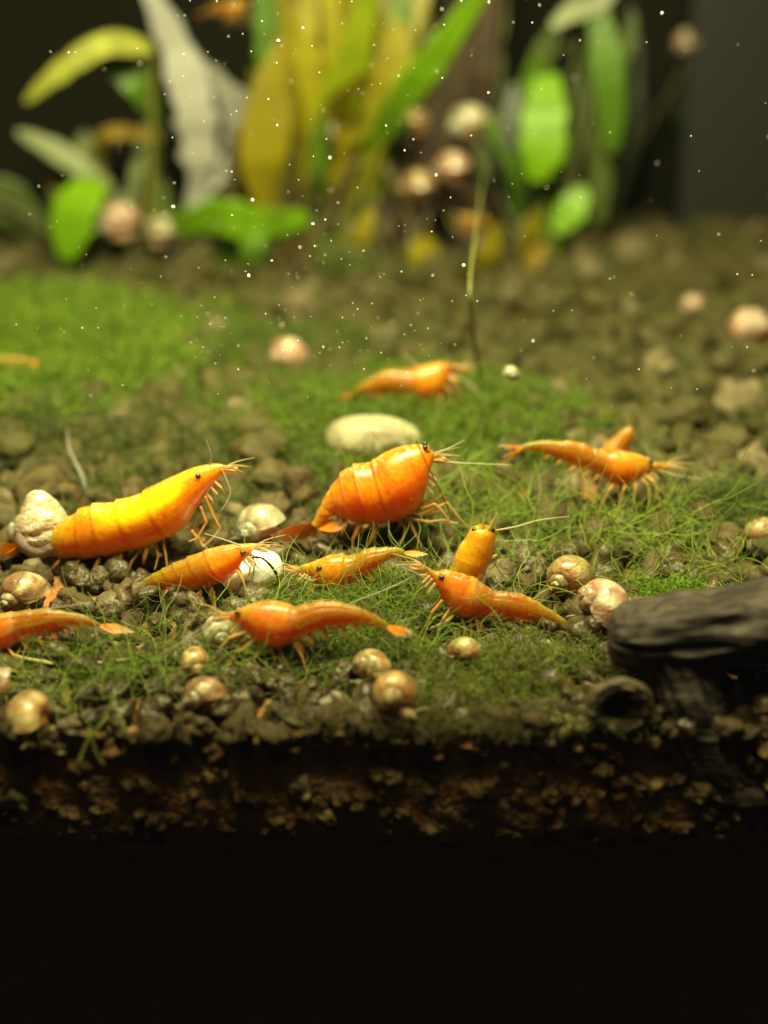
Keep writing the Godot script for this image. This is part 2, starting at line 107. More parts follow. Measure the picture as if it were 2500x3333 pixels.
	{ plant = 2, p = [45.76, 43.34, -200.51, 41.98, 60.67, -196.51, 44.06, 76.66, -200.51], w = 8.05, c = "dull", tilt = -0.32 },
	{ plant = 2, p = [36.31, 43.4, -200.06, 34.6, 57.59, -196.06, 25.85, 70.55, -200.06], w = 6.92, c = "green", tilt = 0.34 },
	{ plant = 2, p = [49.21, 42.26, -207.82, 49.37, 55.16, -203.82, 48.25, 66.87, -207.82], w = 6.49, c = "dull", tilt = 0.33 },
	{ plant = 2, p = [41.95, 43.32, -200.65, 33.9, 61.78, -196.65, 33.6, 78.85, -200.65], w = 7.91, c = "dark", tilt = -0.26 },
	{ plant = 2, p = [61.58, 41.57, -212.5, 66.03, 70.56, -208.5, 64.19, 97.54, -212.5], w = 5.37, c = "dark", tilt = -0.2 },
	{ plant = 0, p = [-18.05, 47.12, -199.45, -19.02, 61.54, -195.45, -18.54, 75.25, -192.45, -21.76, 88.23, -195.45], w = 7.77, c = "yellow", tilt = 0.37 },
	{ plant = 0, p = [-2.41, 47.33, -197.93, -3.56, 64, -193.93, -2.65, 79.79, -190.93, -7.35, 94.81, -193.93], w = 11, c = "lime", tilt = -0.39 },
	{ plant = 0, p = [-15.27, 46.77, -202.01, -7.03, 66.42, -198.01, 0.98, 84.97, -195.01, 4.96, 102.66, -198.01], w = 10.77, c = "green", tilt = -0.32 },
	{ plant = 0, p = [-14.96, 46.85, -201.44, -15.32, 65.34, -197.44, -16, 82.83, -194.44, -17.08, 99.5, -197.44], w = 9.59, c = "olive", tilt = 0.01 },
	{ plant = 0, p = [-1.98, 47.15, -199.23, -3.67, 65, -195.23, 0.95, 81.88, -192.23, -1.77, 97.97, -195.23], w = 9.57, c = "green", tilt = 0.14 },
	{ plant = 0, p = [-17.95, 47.98, -193.18, -13.28, 64.14, -189.18, 0.34, 79.46, -186.18, 4.15, 94.03, -189.18], w = 11.96, c = "yellow", tilt = 0.12 },
	{ plant = 0, p = [-19.37, 47.85, -194.11, -18.3, 66.83, -190.11, -20.5, 84.74, -187.11, -25.39, 101.82, -190.11], w = 10.98, c = "olive", tilt = 0.51 },
	{ plant = 0, p = [-25.99, 47.52, -196.57, -26.67, 68.22, -192.57, -27.66, 87.72, -189.57, -30.15, 106.33, -192.57], w = 10.74, c = "green", tilt = -0.29 },
	{ plant = 0, p = [-13.65, 48.22, -191.44, -16.25, 68.27, -187.44, -18.81, 87.16, -184.44, -17.74, 105.18, -187.44], w = 7.47, c = "yellow", tilt = 0.13 },
	{ plant = 0, p = [-10.99, 47.48, -196.81, -14.87, 67.42, -192.81, -12.02, 86.22, -189.81, -14.85, 104.16, -192.81], w = 7.68, c = "yellow", tilt = 0.23 },
	{ plant = 0, p = [-8.45, 47.99, -193.16, -3.07, 65.06, -189.16, -2.79, 81.23, -186.16, -0.01, 96.61, -189.16], w = 7.54, c = "olive", tilt = -0.4 },
	{ plant = 0, p = [-4.08, 47.7, -195.24, -2.35, 64.61, -191.24, -1.61, 80.62, -188.24, 2.91, 95.85, -191.24], w = 7.55, c = "lime", tilt = -0.27 },
	{ plant = 0, p = [-9.68, 48.12, -192.2, -12.21, 62.98, -188.2, -8.63, 77.09, -185.2, -9.4, 90.47, -188.2], w = 7.27, c = "olive", tilt = 0.06 },
	{ plant = 0, p = [-15.36, 46.69, -202.56, -6.63, 66.66, -198.56, -3.89, 85.49, -195.56, -0.72, 103.47, -198.56], w = 11.93, c = "olive", tilt = -0.2 },
	{ plant = 0, p = [-24.01, 29.32, -194.67, -28.78, 36.86, -190.67, -32.03, 42.97, -194.67], w = 8.86, c = "brown", tilt = 0.12 },
	{ plant = 0, p = [-34.46, 29.41, -188.89, -38.34, 39.37, -184.89, -40.26, 47.85, -188.89], w = 8.57, c = "green", tilt = 0.37 },
	{ plant = 0, p = [-31.3, 31.9, -196.41, -36.65, 36.95, -192.41, -35.99, 40.62, -196.41], w = 5.89, c = "brown", tilt = 0.58 },
	{ plant = 0, p = [-9.13, 35.23, -186.1, -5.53, 42.66, -182.1, -3.48, 48.75, -186.1], w = 5.37, c = "olive", tilt = 0.21 },
	{ plant = 0, p = [-10.47, 30.41, -185.18, -12.24, 36.72, -181.18, -19.8, 41.58, -185.18], w = 8.14, c = "dull", tilt = -0.51 },
	{ plant = 0, p = [-19.71, 31.53, -196.36, -16.84, 41.79, -192.36, -7.28, 50.65, -196.36], w = 7.74, c = "olive", tilt = -0.17 },
	{ plant = 0, p = [33.05, 29.55, -182.32, 37.31, 35.77, -178.32, 40.89, 40.53, -182.32], w = 4.32, c = "brown", tilt = -0.01 },
	{ plant = 0, p = [-31.49, 32.29, -179.79, -32.84, 40.09, -175.79, -30.83, 46.47, -179.79], w = 7.44, c = "green", tilt = -0.39 },
	{ plant = 0, p = [-36.3, 26.49, -191.14, -30.69, 32.73, -187.14, -24.47, 37.47, -191.14], w = 7.33, c = "brown", tilt = -0.21 },
	{ plant = 0, p = [11.71, 34.77, -179.33, 10.2, 39.16, -175.33, 11.91, 42.16, -179.33], w = 8.4, c = "olive", tilt = 0.14 },
	{ plant = 0, p = [-12.53, 26.27, -189.82, -5.49, 34.77, -185.82, -4.91, 41.75, -189.82], w = 5.49, c = "olive", tilt = 0.47 },
	{ plant = 0, p = [2.46, 33.04, -196.77, -2.12, 40.4, -192.77, -1.83, 46.41, -196.77], w = 5.5, c = "dull", tilt = -0.46 },
	{ plant = 0, p = [40.63, 31.6, -194.77, 37.72, 40.31, -190.77, 41.81, 47.64, -194.77], w = 8.44, c = "olive", tilt = 0.48 },
	{ plant = 0, p = [21.63, 30.06, -179.31, 25.71, 38.65, -175.31, 29.01, 45.76, -179.31], w = 7.1, c = "olive", tilt = 0.41 },
]
const STEM := [[19.14, 27.8, -97], [16.47, 41.92, -82], [15.82, 50.97, -80], [19.89, 58.98, -120], [25.27, 61.1, -180]]
const TWIG := [[-61.87, 5.38, -18.75], [-49.15, 4.25, -15.46], [-38.47, 4.91, -15.71]]
const BLACK := [[-21.66, 14.48, -31], [-20.74, 15.44, -31], [-19.27, 15.2, -31], [-17.84, 13.69, -31], [-16.71, 11.61, -31]]
const BROWN := [[5.06, 32.84, -38], [7.11, 28.18, -38], [9.64, 23.05, -38], [10.97, 19.45, -38]]
const LOOP := [[-1.14, 11.76, -1.6], [-1.93, 8.14, -1.6], [-1.42, 4.1, -1.6], [0.36, 0.02, -1.6], [1.36, -1.11, -1.6]]
const VEIL := [[-52.93, 14.42, -60], [-54.02, 18.54, -62], [-56.88, 22.5, -66], [-57.47, 25.82, -68]]
const RING := [[-0.23, -3.39, -0.06], [-3.31, -1.51, 0.06], [-3.08, 1.88, -0.06], [0.23, 3.39, 0.06], [3.31, 1.51, -0.06], [3.08, -1.88, 0.06], [-0.23, -3.39, -0.06]]

const LOOKS := {
	"opaque": { base = Color(0.66, 0.13, 0.004), alt = Color(0.74, 0.26, 0.008), band = Color(0.6, 0.16, 0.005), bandw = 0.0, alpha = 1.0 },
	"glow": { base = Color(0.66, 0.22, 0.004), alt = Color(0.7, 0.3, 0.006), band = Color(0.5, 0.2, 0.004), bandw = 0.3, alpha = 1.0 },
	"amber": { base = Color(0.68, 0.25, 0.008), alt = Color(0.74, 0.37, 0.016), band = Color(0.34, 0.17, 0.006), bandw = 0.6, alpha = 0.46 },
	"gold": { base = Color(0.7, 0.32, 0.006), alt = Color(0.78, 0.48, 0.018), band = Color(0.42, 0.24, 0.005), bandw = 0.5, alpha = 0.52 },
	"red": { base = Color(0.7, 0.16, 0.01), alt = Color(0.78, 0.34, 0.03), band = Color(0.34, 0.15, 0.006), bandw = 0.7, alpha = 0.44 },
	"dull": { base = Color(0.58, 0.17, 0.006), alt = Color(0.66, 0.27, 0.01), band = Color(0.3, 0.13, 0.005), bandw = 0.7, alpha = 0.6 },
}
const SHELLS := {
	"cream": [Color(0.62, 0.5, 0.3), Color(0.36, 0.22, 0.09), Color(0.85, 0.8, 0.62)],
	"tan": [Color(0.42, 0.27, 0.11), Color(0.22, 0.1, 0.035), Color(0.6, 0.5, 0.27)],
	"gold": [Color(0.52, 0.32, 0.09), Color(0.3, 0.14, 0.04), Color(0.66, 0.5, 0.22)],
	"olive": [Color(0.34, 0.29, 0.1), Color(0.34, 0.15, 0.05), Color(0.45, 0.42, 0.18)],
	"pink": [Color(0.58, 0.36, 0.24), Color(0.42, 0.2, 0.1), Color(0.66, 0.55, 0.4)],
	"clear": [Color(0.5, 0.45, 0.3), Color(0.36, 0.28, 0.13), Color(0.66, 0.62, 0.48)],
}
const LEAF_COLOURS := {
	"olive": Color(0.3, 0.25, 0.01), "yellow": Color(0.34, 0.3, 0.012), "lime": Color(0.3, 0.38, 0.012), "bright": Color(0.2, 0.4, 0.01), "green": Color(0.11, 0.22, 0.015),
	"pale": Color(0.42, 0.44, 0.07), "grey": Color(0.24, 0.28, 0.12), "brown": Color(0.3, 0.2, 0.03), "dull": Color(0.12, 0.16, 0.04), "white": Color(0.36, 0.36, 0.31), "dark": Color(0.05, 0.065, 0.035),
}

var rng := RandomNumberGenerator.new()
var wob := FastNoiseLite.new()
var taken := {}
var mats := {}


# ---------------------------------------------------------------- meshes
class Shape:
	var v := PackedVector3Array()
	var n := PackedVector3Array()
	var c := PackedColorArray()
	var ix := PackedInt32Array()

	# A skin over rings of points; every ring has the same count. Turned so that its front faces look outward.
	func skin(rings: Array, tints: Array, wrap := true) -> void:
		var first := v.size()
		var rows := rings.size()
		var cols: int = rings[0].size()
		var mid := Vector3()
		for r in rows:
			v.append_array(rings[r])
			c.append_array(tints[r])
			for p in rings[r]:
				mid += p
		mid /= rows * cols
		n.resize(v.size())
		var tri := PackedInt32Array()
		for r in rows - 1:
			for k in (cols if wrap else cols - 1):
				var a := first + r * cols + k
				var b := first + r * cols + (k + 1) % cols
				tri.append_array([a, b, a + cols, b, b + cols, a + cols])
		var volume := 0.0
		for t in range(0, tri.size(), 3):
			volume += (v[tri[t]] - mid).dot((v[tri[t + 1]] - mid).cross(v[tri[t + 2]] - mid))
		if volume > 0.0:
			for t in range(0, tri.size(), 3):
				var s := tri[t + 1]
				tri[t + 1] = tri[t + 2]
				tri[t + 2] = s
		for t in range(0, tri.size(), 3):
			var f := (v[tri[t + 2]] - v[tri[t]]).cross(v[tri[t + 1]] - v[tri[t]])
			n[tri[t]] += f
			n[tri[t + 1]] += f
			n[tri[t + 2]] += f
		for r in [0, rows - 1]:  # a ring drawn together to a point shares one normal
			if rings[r][0].distance_to(rings[r][cols / 2]) < 1e-5:
				var sum := Vector3()
				for k in cols:
					sum += n[first + r * cols + k]
				for k in cols:
					n[first + r * cols + k] = sum
		for k in range(first, v.size()):
			n[k] = n[k].normalized() if n[k].length_squared() > 1e-20 else Vector3.UP
		ix.append_array(tri)

	func tube(pts: Array, radii: Array, tints: Array, sides := 6) -> void:
		var rings := []
		var cols := []
		var along := (pts[1] - pts[0] as Vector3).normalized()
		var side := along.cross(Vector3.UP if absf(along.y) < 0.9 else Vector3.RIGHT).normalized()
		for i in pts.size():
			var nxt: Vector3 = (pts[mini(i + 1, pts.size() - 1)] - pts[maxi(i - 1, 0)]).normalized()
			side = (side - nxt * side.dot(nxt)).normalized()
			var up := nxt.cross(side)
			var ring := PackedVector3Array()
			var col := PackedColorArray()
			for k in sides:
				var a := TAU * k / sides
				ring.append(pts[i] + (side * cos(a) + up * sin(a)) * radii[i])
				col.append(tints[i])
			if i == 0:
				rings.append(dot(pts[i] - nxt * radii[i] * 0.6, sides))
				cols.append(col)
			rings.append(ring)
			cols.append(col)
			if i == pts.size() - 1:
				rings.append(dot(pts[i] + nxt * radii[i] * 0.6, sides))
				cols.append(col)
		skin(rings, cols)

	func dot(p: Vector3, sides: int) -> PackedVector3Array:
		var a := PackedVector3Array()
		a.resize(sides)
		a.fill(p)
		return a

	func ball(at: Vector3, b: Basis, tint: Callable, noise: FastNoiseLite = null, rough := 0.0, rows := 10, cols := 14, seed_at := Vector3.ZERO, square := 1.0) -> void:
		var rings := []
		var tints := []
		for i in rows + 1:
			var th := PI * i / rows
			var ring := PackedVector3Array()
			var col := PackedColorArray()
			for k in cols:
				var ph := TAU * k / cols
				var d := Vector3(sin(th) * cos(ph), cos(th), sin(th) * sin(ph))
				var p := d
				if square != 1.0:
					p = Vector3(d.x, signf(d.y) * pow(absf(d.y), square), d.z)
				if noise:
					p *= 1.0 + rough * (noise.get_noise_3dv(d * 1.1 + seed_at) + 0.45 * noise.get_noise_3dv(d * 2.9 + seed_at))
				ring.append(at + b * p)
				col.append((tint as Callable).call(d))
			rings.append(ring)
			tints.append(col)
		skin(rings, tints)

	# A thin leaf: a lens across, along pts, side[i] its half-width vector.
	func blade(pts: Array, sides: Array, thick: float, tints: Array) -> void:
		var rings := []
		var cols := []
		for i in pts.size():
			var nxt: Vector3 = (pts[mini(i + 1, pts.size() - 1)] - pts[maxi(i - 1, 0)]).normalized()
			var s: Vector3 = sides[i]
			var up := s.cross(nxt).normalized() * minf(thick, s.length())
			var ring := PackedVector3Array()
			var col := PackedColorArray()
			for k in 10:
				var a := TAU * k / 10
				ring.append(pts[i] + s * cos(a) + up * sin(a) + up * (cos(2.0 * a) * 0.8))
				var edge: Color = tints[i]
				col.append(edge if absf(sin(a)) > 0.3 else edge.lerp(Color(edge.r, edge.g, edge.b, edge.a * 0.8), 0.5))
			rings.append(ring)
			cols.append(col)
		skin(rings, cols)

	func mesh() -> ArrayMesh:
		var w := v.duplicate()
		for k in w.size():
			w[k] *= 0.001
		var arrays := []
		arrays.resize(Mesh.ARRAY_MAX)
		arrays[Mesh.ARRAY_VERTEX] = w
		arrays[Mesh.ARRAY_NORMAL] = n
		arrays[Mesh.ARRAY_COLOR] = c
		arrays[Mesh.ARRAY_INDEX] = ix
		var m := ArrayMesh.new()
		m.add_surface_from_arrays(Mesh.PRIMITIVE_TRIANGLES, arrays)
		return m


func flat(tint: Color) -> Callable:
	return func(_d): return tint


func plain(tint: Color, count: int) -> Array:
	var a := []
	a.resize(count)
	a.fill(tint)
	return a


func curve(pts: Array, t: float):  # Catmull-Rom through pts, t from 0 to 1
	var x := clampf(t, 0.0, 1.0) * (pts.size() - 1)
	var i := mini(int(x), pts.size() - 2)
	var f := x - i
	var a = pts[maxi(i - 1, 0)]
	var b = pts[i]
	var c = pts[i + 1]
	var d = pts[mini(i + 2, pts.size() - 1)]
	return b + 0.5 * f * (c - a + f * (2.0 * a - 5.0 * b + 4.0 * c - d + f * (3.0 * (b - c) + d - a)))


func smooth(pts: Array, count: int) -> Array:
	var a := []
	for i in count:
		a.append(curve(pts, float(i) / (count - 1)))
	return a


func taper(from: float, to: float, count: int, power := 1.0) -> Array:
	var a := []
	for i in count:
		a.append(lerpf(from, to, pow(float(i) / (count - 1), power)))
	return a


func ground(x: float, z: float) -> float:
	var d := maxf(-z, 0.0)
	return (0.24 * d if d < 90.0 else 21.6 + 0.12 * (d - 90.0)) + 0.7 * sin(x * 0.11 + 1.0) * sin(z * 0.09)


# ---------------------------------------------------------------- objects
func numbered(called: String) -> String:
	taken[called] = taken.get(called, -1) + 1
	return called if taken[called] == 0 else "%s_%03d" % [called, taken[called]]


func tag(o: Node3D, label: String, category: String, group := "", kind := "") -> Node3D:
	if label:
		o.set_meta("label", label)
	if category:
		o.set_meta("category", category)
	if group:
		o.set_meta("group", group)
	if kind:
		o.set_meta("kind", kind)
	return o


func thing(called: String, label: String, category: String, at: Vector3, group := "") -> Node3D:
	var o := Node3D.new()
	o.name = numbered(called)
	add_child(o)
	o.position = at * MM
	return tag(o, label, category, group)


func part(called: String, s: Shape, material: Material, parent: Node3D) -> MeshInstance3D:
	return part_mesh(called, s.mesh(), material, parent)


func part_mesh(called: String, m: Mesh, material: Material, parent: Node3D) -> MeshInstance3D:
	var o := MeshInstance3D.new()
	o.mesh = m
	o.material_override = material
	o.name = numbered(called) if parent == self else called
	parent.add_child(o, true)
	return o


func scatter(called: String, m: Mesh, material: Material, where: Array, tints: PackedColorArray, parent: Node3D) -> MultiMeshInstance3D:
	var mm := MultiMesh.new()
	mm.transform_format = MultiMesh.TRANSFORM_3D
	mm.use_colors = true
	mm.mesh = m
	mm.instance_count = where.size()
	for i in where.size():
		mm.set_instance_transform(i, where[i])
		mm.set_instance_color(i, tints[i])
	var o := MultiMeshInstance3D.new()
	o.multimesh = mm
	o.material_override = material
	o.name = numbered(called) if parent == self else called
	parent.add_child(o, true)
	o.set_meta("kind", "stuff")
	return o


func place(at: Vector3, b: Basis) -> Transform3D:
	return Transform3D(b, at * MM)


func turned() -> Basis:
	return Basis(Vector3(rng.randfn(), rng.randfn(), rng.randfn() + 0.01).normalized(), rng.randf() * TAU)


func noise_texture(frequency: float, octaves: int, size := 256, seed_value := 1, kind := FastNoiseLite.TYPE_SIMPLEX_SMOOTH) -> NoiseTexture2D:
	var f := FastNoiseLite.new()
	f.noise_type = kind
	f.seed = seed_value
	f.frequency = frequency
	f.fractal_octaves = octaves
	var t := NoiseTexture2D.new()
	t.width = size
	t.height = size
	t.seamless = true
	t.noise = f
	return t


func base_material(called: String, rough: float) -> StandardMaterial3D:
	var m := StandardMaterial3D.new()
	m.resource_name = called
	m.vertex_color_use_as_albedo = true
	m.roughness = rough
	mats[called] = m
	return m


func relief(m: StandardMaterial3D, t: Texture2D, per_metre: float, centimetres: float) -> void:
	m.heightmap_enabled = true
	m.heightmap_texture = t
	m.heightmap_scale = centimetres
	m.uv1_triplanar = true
	m.uv1_scale = Vector3.ONE * per_metre


func materials() -> void:
	var fine := noise_texture(0.02, 4)
	var coarse := noise_texture(0.012, 5, 512, 5)
	var flesh := base_material("shrimp_shell", 0.36)
	flesh.subsurf_scatter_enabled = true
	flesh.subsurf_scatter_strength = 0.75
	flesh.metallic_specular = 0.4
	flesh.clearcoat_enabled = true
	flesh.clearcoat = 0.35
	flesh.clearcoat_roughness = 0.18
	flesh.transparency = BaseMaterial3D.TRANSPARENCY_ALPHA
	relief(flesh, fine, 250.0, 0.004)
	var limb := base_material("shrimp_limb", 0.35)
	limb.transparency = BaseMaterial3D.TRANSPARENCY_ALPHA
	limb.backlight_enabled = true
	limb.backlight = Color(0.7, 0.7, 0.7)
	var eye := base_material("eye_black", 0.15)
	eye.clearcoat_enabled = true
	var shell := base_material("snail_shell", 0.33)
	shell.subsurf_scatter_enabled = true
	shell.subsurf_scatter_strength = 0.3
	shell.transparency = BaseMaterial3D.TRANSPARENCY_ALPHA
	shell.clearcoat_enabled = true
	shell.clearcoat = 0.6
	shell.clearcoat_roughness = 0.12
	relief(shell, fine, 260.0, 0.02)
	var skin := base_material("snail_flesh", 0.35)
	skin.subsurf_scatter_enabled = true
	skin.subsurf_scatter_strength = 0.4
	relief(skin, fine, 300.0, 0.01)
	var soil := base_material("soil", 0.6)
	soil.metallic_specular = 0.22
	relief(soil, coarse, 110.0, 0.09)
	var mud := base_material("mud", 0.5)
	relief(mud, coarse, 70.0, 0.12)
	var algae := base_material("algae", 0.5)
	algae.backlight_enabled = true
	algae.backlight = Color(0.6, 0.6, 0.6)
	var leaf := base_material("leaf", 0.4)
	leaf.backlight_enabled = true
	leaf.backlight = Color(0.8, 0.8, 0.8)
	relief(leaf, coarse, 60.0, 0.03)
	var wood := base_material("wood", 0.7)
	relief(wood, coarse, 40.0, 0.07)
	wood.uv1_scale = Vector3(12.0, 70.0, 40.0)
	var stone := base_material("stone", 0.45)
	stone.subsurf_scatter_enabled = true
	stone.subsurf_scatter_strength = 0.15
	relief(stone, coarse, 60.0, 0.012)
	var wall := base_material("wall", 0.9)
	wall.metallic_specular = 0.1
	relief(wall, coarse, 20.0, 0.02)
	var plastic := base_material("plastic", 0.5)
	plastic.vertex_color_use_as_albedo = false
	plastic.albedo_color = Color(0.012, 0.0135, 0.009).linear_to_srgb()
	var glow := base_material("lamp_glow", 0.5)
	glow.vertex_color_use_as_albedo = false
	glow.emission_enabled = true
	glow.emission = Color(1.0, 0.97, 0.72)
	glow.emission_energy_multiplier = 2.0
	var bubble := base_material("bubble", 0.3)
	bubble.metallic_specular = 0.8
	var glass := base_material("glass", 0.03)
	glass.vertex_color_use_as_albedo = false
	glass.transparency = BaseMaterial3D.TRANSPARENCY_ALPHA
	glass.albedo_color = Color(0.1, 0.14, 0.12, 0.01)


# ---------------------------------------------------------------- shrimps
func v3(p: Vector2, z: float) -> Vector3:
	return Vector3(p.x, p.y, z)


func pairs(a: Array) -> Array:
	var o := []
	for i in range(0, a.size(), 2):
		o.append(Vector2(a[i], a[i + 1]))
	return o


func shrimp(d: Dictionary, group := "orange dwarf shrimps") -> Node3D:
	var at := Vector3(d.at[0], d.at[1], d.at[2])
	var root := thing("shrimp", d.n, "shrimp", at, group)
	var look: Dictionary = LOOKS[d.look]
	var above := []
	var below := []
	for i in range(0, d.prof.size(), 4):
		above.append(Vector2(d.prof[i], d.prof[i + 1]))
		below.append(Vector2(d.prof[i + 2], d.prof[i + 3]))
	var top: bool = d.get("top", false)
	var off := Vector3(d.seed * 7.3, d.seed * 3.1, 0.0)
	var cuts := [0.0, 0.42, 0.525, 0.625, 0.715, 0.8, 0.875, 1.01]
	var rows := 110
	var cols := 52
	var mids := []
	var halves := []
	var flanks := []
	var body := Shape.new()
	var rings := []
	var tints := []
	for i in rows:
		var t := float(i) / (rows - 1)
		var a: Vector2 = curve(above, t)
		var b: Vector2 = curve(below, t)
		var mid := (a + b) * 0.5
		var half := (a - b) * 0.5
		var seg := 0
		while t >= cuts[seg + 1]:
			seg += 1
		var along: float = (t - cuts[seg]) / (cuts[seg + 1] - cuts[seg])
		var swell := 1.0
		if seg > 0 and not top:
			swell = 0.962 + 0.085 * along * along
		elif seg == 0:
			swell = 1.0 + 0.02 * smoothstep(0.85, 1.0, along)
		var flank := half.length() * (0.9 if top else lerpf(0.74, 0.62, smoothstep(0.4, 0.7, t)))
		mids.append(mid)
		halves.append(half)
		flanks.append(flank)
		var close := sqrt(clampf(minf(t / 0.012, (1.0 - t) / 0.01), 0.0, 1.0))
		var ring := PackedVector3Array()
		var col := PackedColorArray()
		for k in cols:
			var ph := TAU * k / cols
			var up := cos(ph)
			var p := v3(mid, 0.0) + v3(half * swell, 0.0) * up * close + Vector3(0, 0, flank * swell * sin(ph) * (1.0 - 0.12 * maxf(-up, 0.0))) * close
			ring.append(p)
			var q := p + off
			var m := 0.45 + 1.1 * wob.get_noise_3dv(q * 0.4) + 0.5 * wob.get_noise_3dv(q * 1.3)
			var tint: Color = look.base.lerp(look.alt, clampf(m, 0.0, 1.0))
			var in_abdomen := smoothstep(0.4, 0.47, t)
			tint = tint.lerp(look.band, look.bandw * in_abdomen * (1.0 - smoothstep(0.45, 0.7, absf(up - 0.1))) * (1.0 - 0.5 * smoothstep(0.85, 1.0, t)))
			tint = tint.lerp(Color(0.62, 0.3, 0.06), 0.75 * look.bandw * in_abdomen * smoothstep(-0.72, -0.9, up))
			if seg > 0 and not top:  # pale hem of each belt
				tint = tint.lerp(Color(0.72, 0.36, 0.1), (0.5 if d.look == "opaque" else 0.3) * smoothstep(0.8, 0.95, along) * smoothstep(-0.1, 0.7, up))
			if not top:  # the seams: a dark line behind each hem and behind the head shield
				tint = tint.lerp(Color(0.32, 0.065, 0.003), 0.32 * (smoothstep(0.16, 0.0, along) if seg > 0 else smoothstep(0.965, 0.99, along)) * smoothstep(-0.75, -0.3, up))
			if d.look == "red" and not d.get("dim", false):
				tint = tint.lerp(Color(0.5, 0.42, 0.26), 0.6 * exp(-pow((t - 0.425) / 0.01, 2.0)))
			var dark := smoothstep(0.55, 0.8, wob.get_noise_3dv(q * 2.2 + Vector3(40, 0, 0)) + 0.35)
			tint = tint.lerp(Color(0.3, 0.045, 0.002), 0.3 * dark)
			if d.look == "glow":  # light shining through the body, painted in yellow along the upper flank
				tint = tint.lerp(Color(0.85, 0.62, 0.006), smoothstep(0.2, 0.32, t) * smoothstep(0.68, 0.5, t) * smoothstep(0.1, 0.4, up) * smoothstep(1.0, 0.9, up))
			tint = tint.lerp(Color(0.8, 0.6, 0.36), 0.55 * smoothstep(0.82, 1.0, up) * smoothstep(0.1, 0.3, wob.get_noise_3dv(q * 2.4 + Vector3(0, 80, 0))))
			tint = tint.lerp(Color(0.3, 0.05, 0.003), 0.28 * smoothstep(0.16, 0.3, wob.get_noise_3dv(q * 3.4 + Vector3(0, 0, 60))))
			tint.a = lerpf(lerpf(1.0, look.alpha, 0.5), look.alpha, in_abdomen) * lerpf(0.6, 1.0, smoothstep(0.0, 0.1, t))
			col.append(tint)
		rings.append(ring)
		tints.append(col)
	body.skin(rings, tints)
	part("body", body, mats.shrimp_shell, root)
	if look.bandw > 0.4:  # the flesh and the dark gut seen through the clear shell
		var flesh := Shape.new()
		var inner := []
		var inks := []
		for i in range(9, rows - 4):
			var t := float(i) / (rows - 1)
			var in_tail := smoothstep(0.38, 0.46, t)
			var fill := lerpf(0.74, 0.6, in_tail) * sqrt(clampf(minf((i - 9) / 8.0, (rows - 5 - i) / 6.0), 0.0, 1.0))
			var ring := PackedVector3Array()
			var col := PackedColorArray()
			for k in 20:
				var ph := TAU * k / 20
				var up := cos(ph)
				var p := v3(mids[i] - halves[i] * 0.06, 0.0) + v3(halves[i], 0.0) * up * fill + Vector3(0, 0, flanks[i] * sin(ph) * fill)
				ring.append(p)
				var m := wob.get_noise_3dv((p + off) * 0.8)
				var c: Color = Color(0.6, 0.1, 0.004).lerp(Color(0.66, 0.22, 0.008), clampf(0.5 + m, 0.0, 1.0))
				c = c.lerp(Color(0.24, 0.115, 0.006).lerp(Color(0.56, 0.14, 0.006), smoothstep(-0.1, -0.6, up + 0.5 * m)), in_tail)
				c.a = 1.0
				col.append(c)
			inner.append(ring)
			inks.append(col)
		flesh.skin(inner, inks)
		part("flesh", flesh, mats.shrimp_shell, root)
		var line := []
		var thick := []
		for i in range(int(rows * 0.2), int(rows * 0.95), 5):
			line.append(v3(mids[i] + halves[i] * (0.0 if top else 0.66), 0.0))
			thick.append(clampf(halves[i].length() * 0.14, 0.12, 0.35))
		var gut := Shape.new()
		gut.tube(line, thick, plain(Color(0.1, 0.05, 0.006), line.size()), 8)
		part("gut", gut, mats.shrimp_shell, root)
	var ahead := signf(mids[0].x - mids[rows - 1].x)
	var limb: Color = look.base.lerp(look.alt, 0.6)
	limb = limb.lerp(Color(0.5, 0.36, 0.12), 0.4)
	# eyes
	if d.has("eye"):
		var e := Vector2(d.eye[0], d.eye[1])
		var near := 0
		for i in rows:
			if mids[i].distance_to(e) < mids[near].distance_to(e):
				near = i
		for s in [1.0, -1.0]:
			var where := v3(e, s * (flanks[near] * 0.9 + 0.1))
			if top:
				where = v3(e if s > 0 else mids[near] * 2.0 - e, flanks[near] * 0.35)
			var ball := Shape.new()
			ball.ball(where, Basis().scaled(Vector3.ONE * 0.45), flat(Color(0.012, 0.006, 0.004)))
			part("eye", ball, mats.eye_black, root)
			var stalk := Shape.new()
			stalk.ball(where.lerp(v3(mids[near], 0.0), 0.3), Basis().scaled(Vector3.ONE * 0.55), flat(look.base))
			part("eye_stalk", stalk, mats.shrimp_shell, root)
	# walking legs
	var given: Array = d.get("legs", [])
	for l in given:
		var line := pairs(l)
		for s in [1.0, -1.0]:
			if s < 0 and top:
				continue
			var pts := []
			for i in line.size():
				var f := float(i) / (line.size() - 1)
				var p: Vector2 = line[i]
				if s < 0:
					p += Vector2(-ahead * 0.9, 0.15) * (0.3 + f)
				pts.append(v3(p, s * lerpf(1.0, 2.4, f) if not top else 1.0))
			leg(pts, limb, root)
	if given.size() < 4 and d.has("eye") and not top:
		for k in 5:
			for s in [1.0, -1.0]:
				var i := int(rows * (0.17 + 0.055 * k))
				var hip: Vector2 = mids[i] - halves[i] * 0.85
				var reach := ahead * (2.0 - k) * 0.9 + rng.randf_range(-0.4, 0.4)
				var low := minf(hip.y - 0.8, rng.randf_range(-0.4, 0.4) + 0.6)
				leg([v3(hip, s * 0.9), v3(hip + Vector2(reach * 0.8, -0.6), s * 2.2), v3(Vector2(hip.x + reach * 1.6, (hip.y + low) * 0.5), s * 2.6), v3(Vector2(hip.x + reach * 1.9, low), s * 3.0)], limb, root)
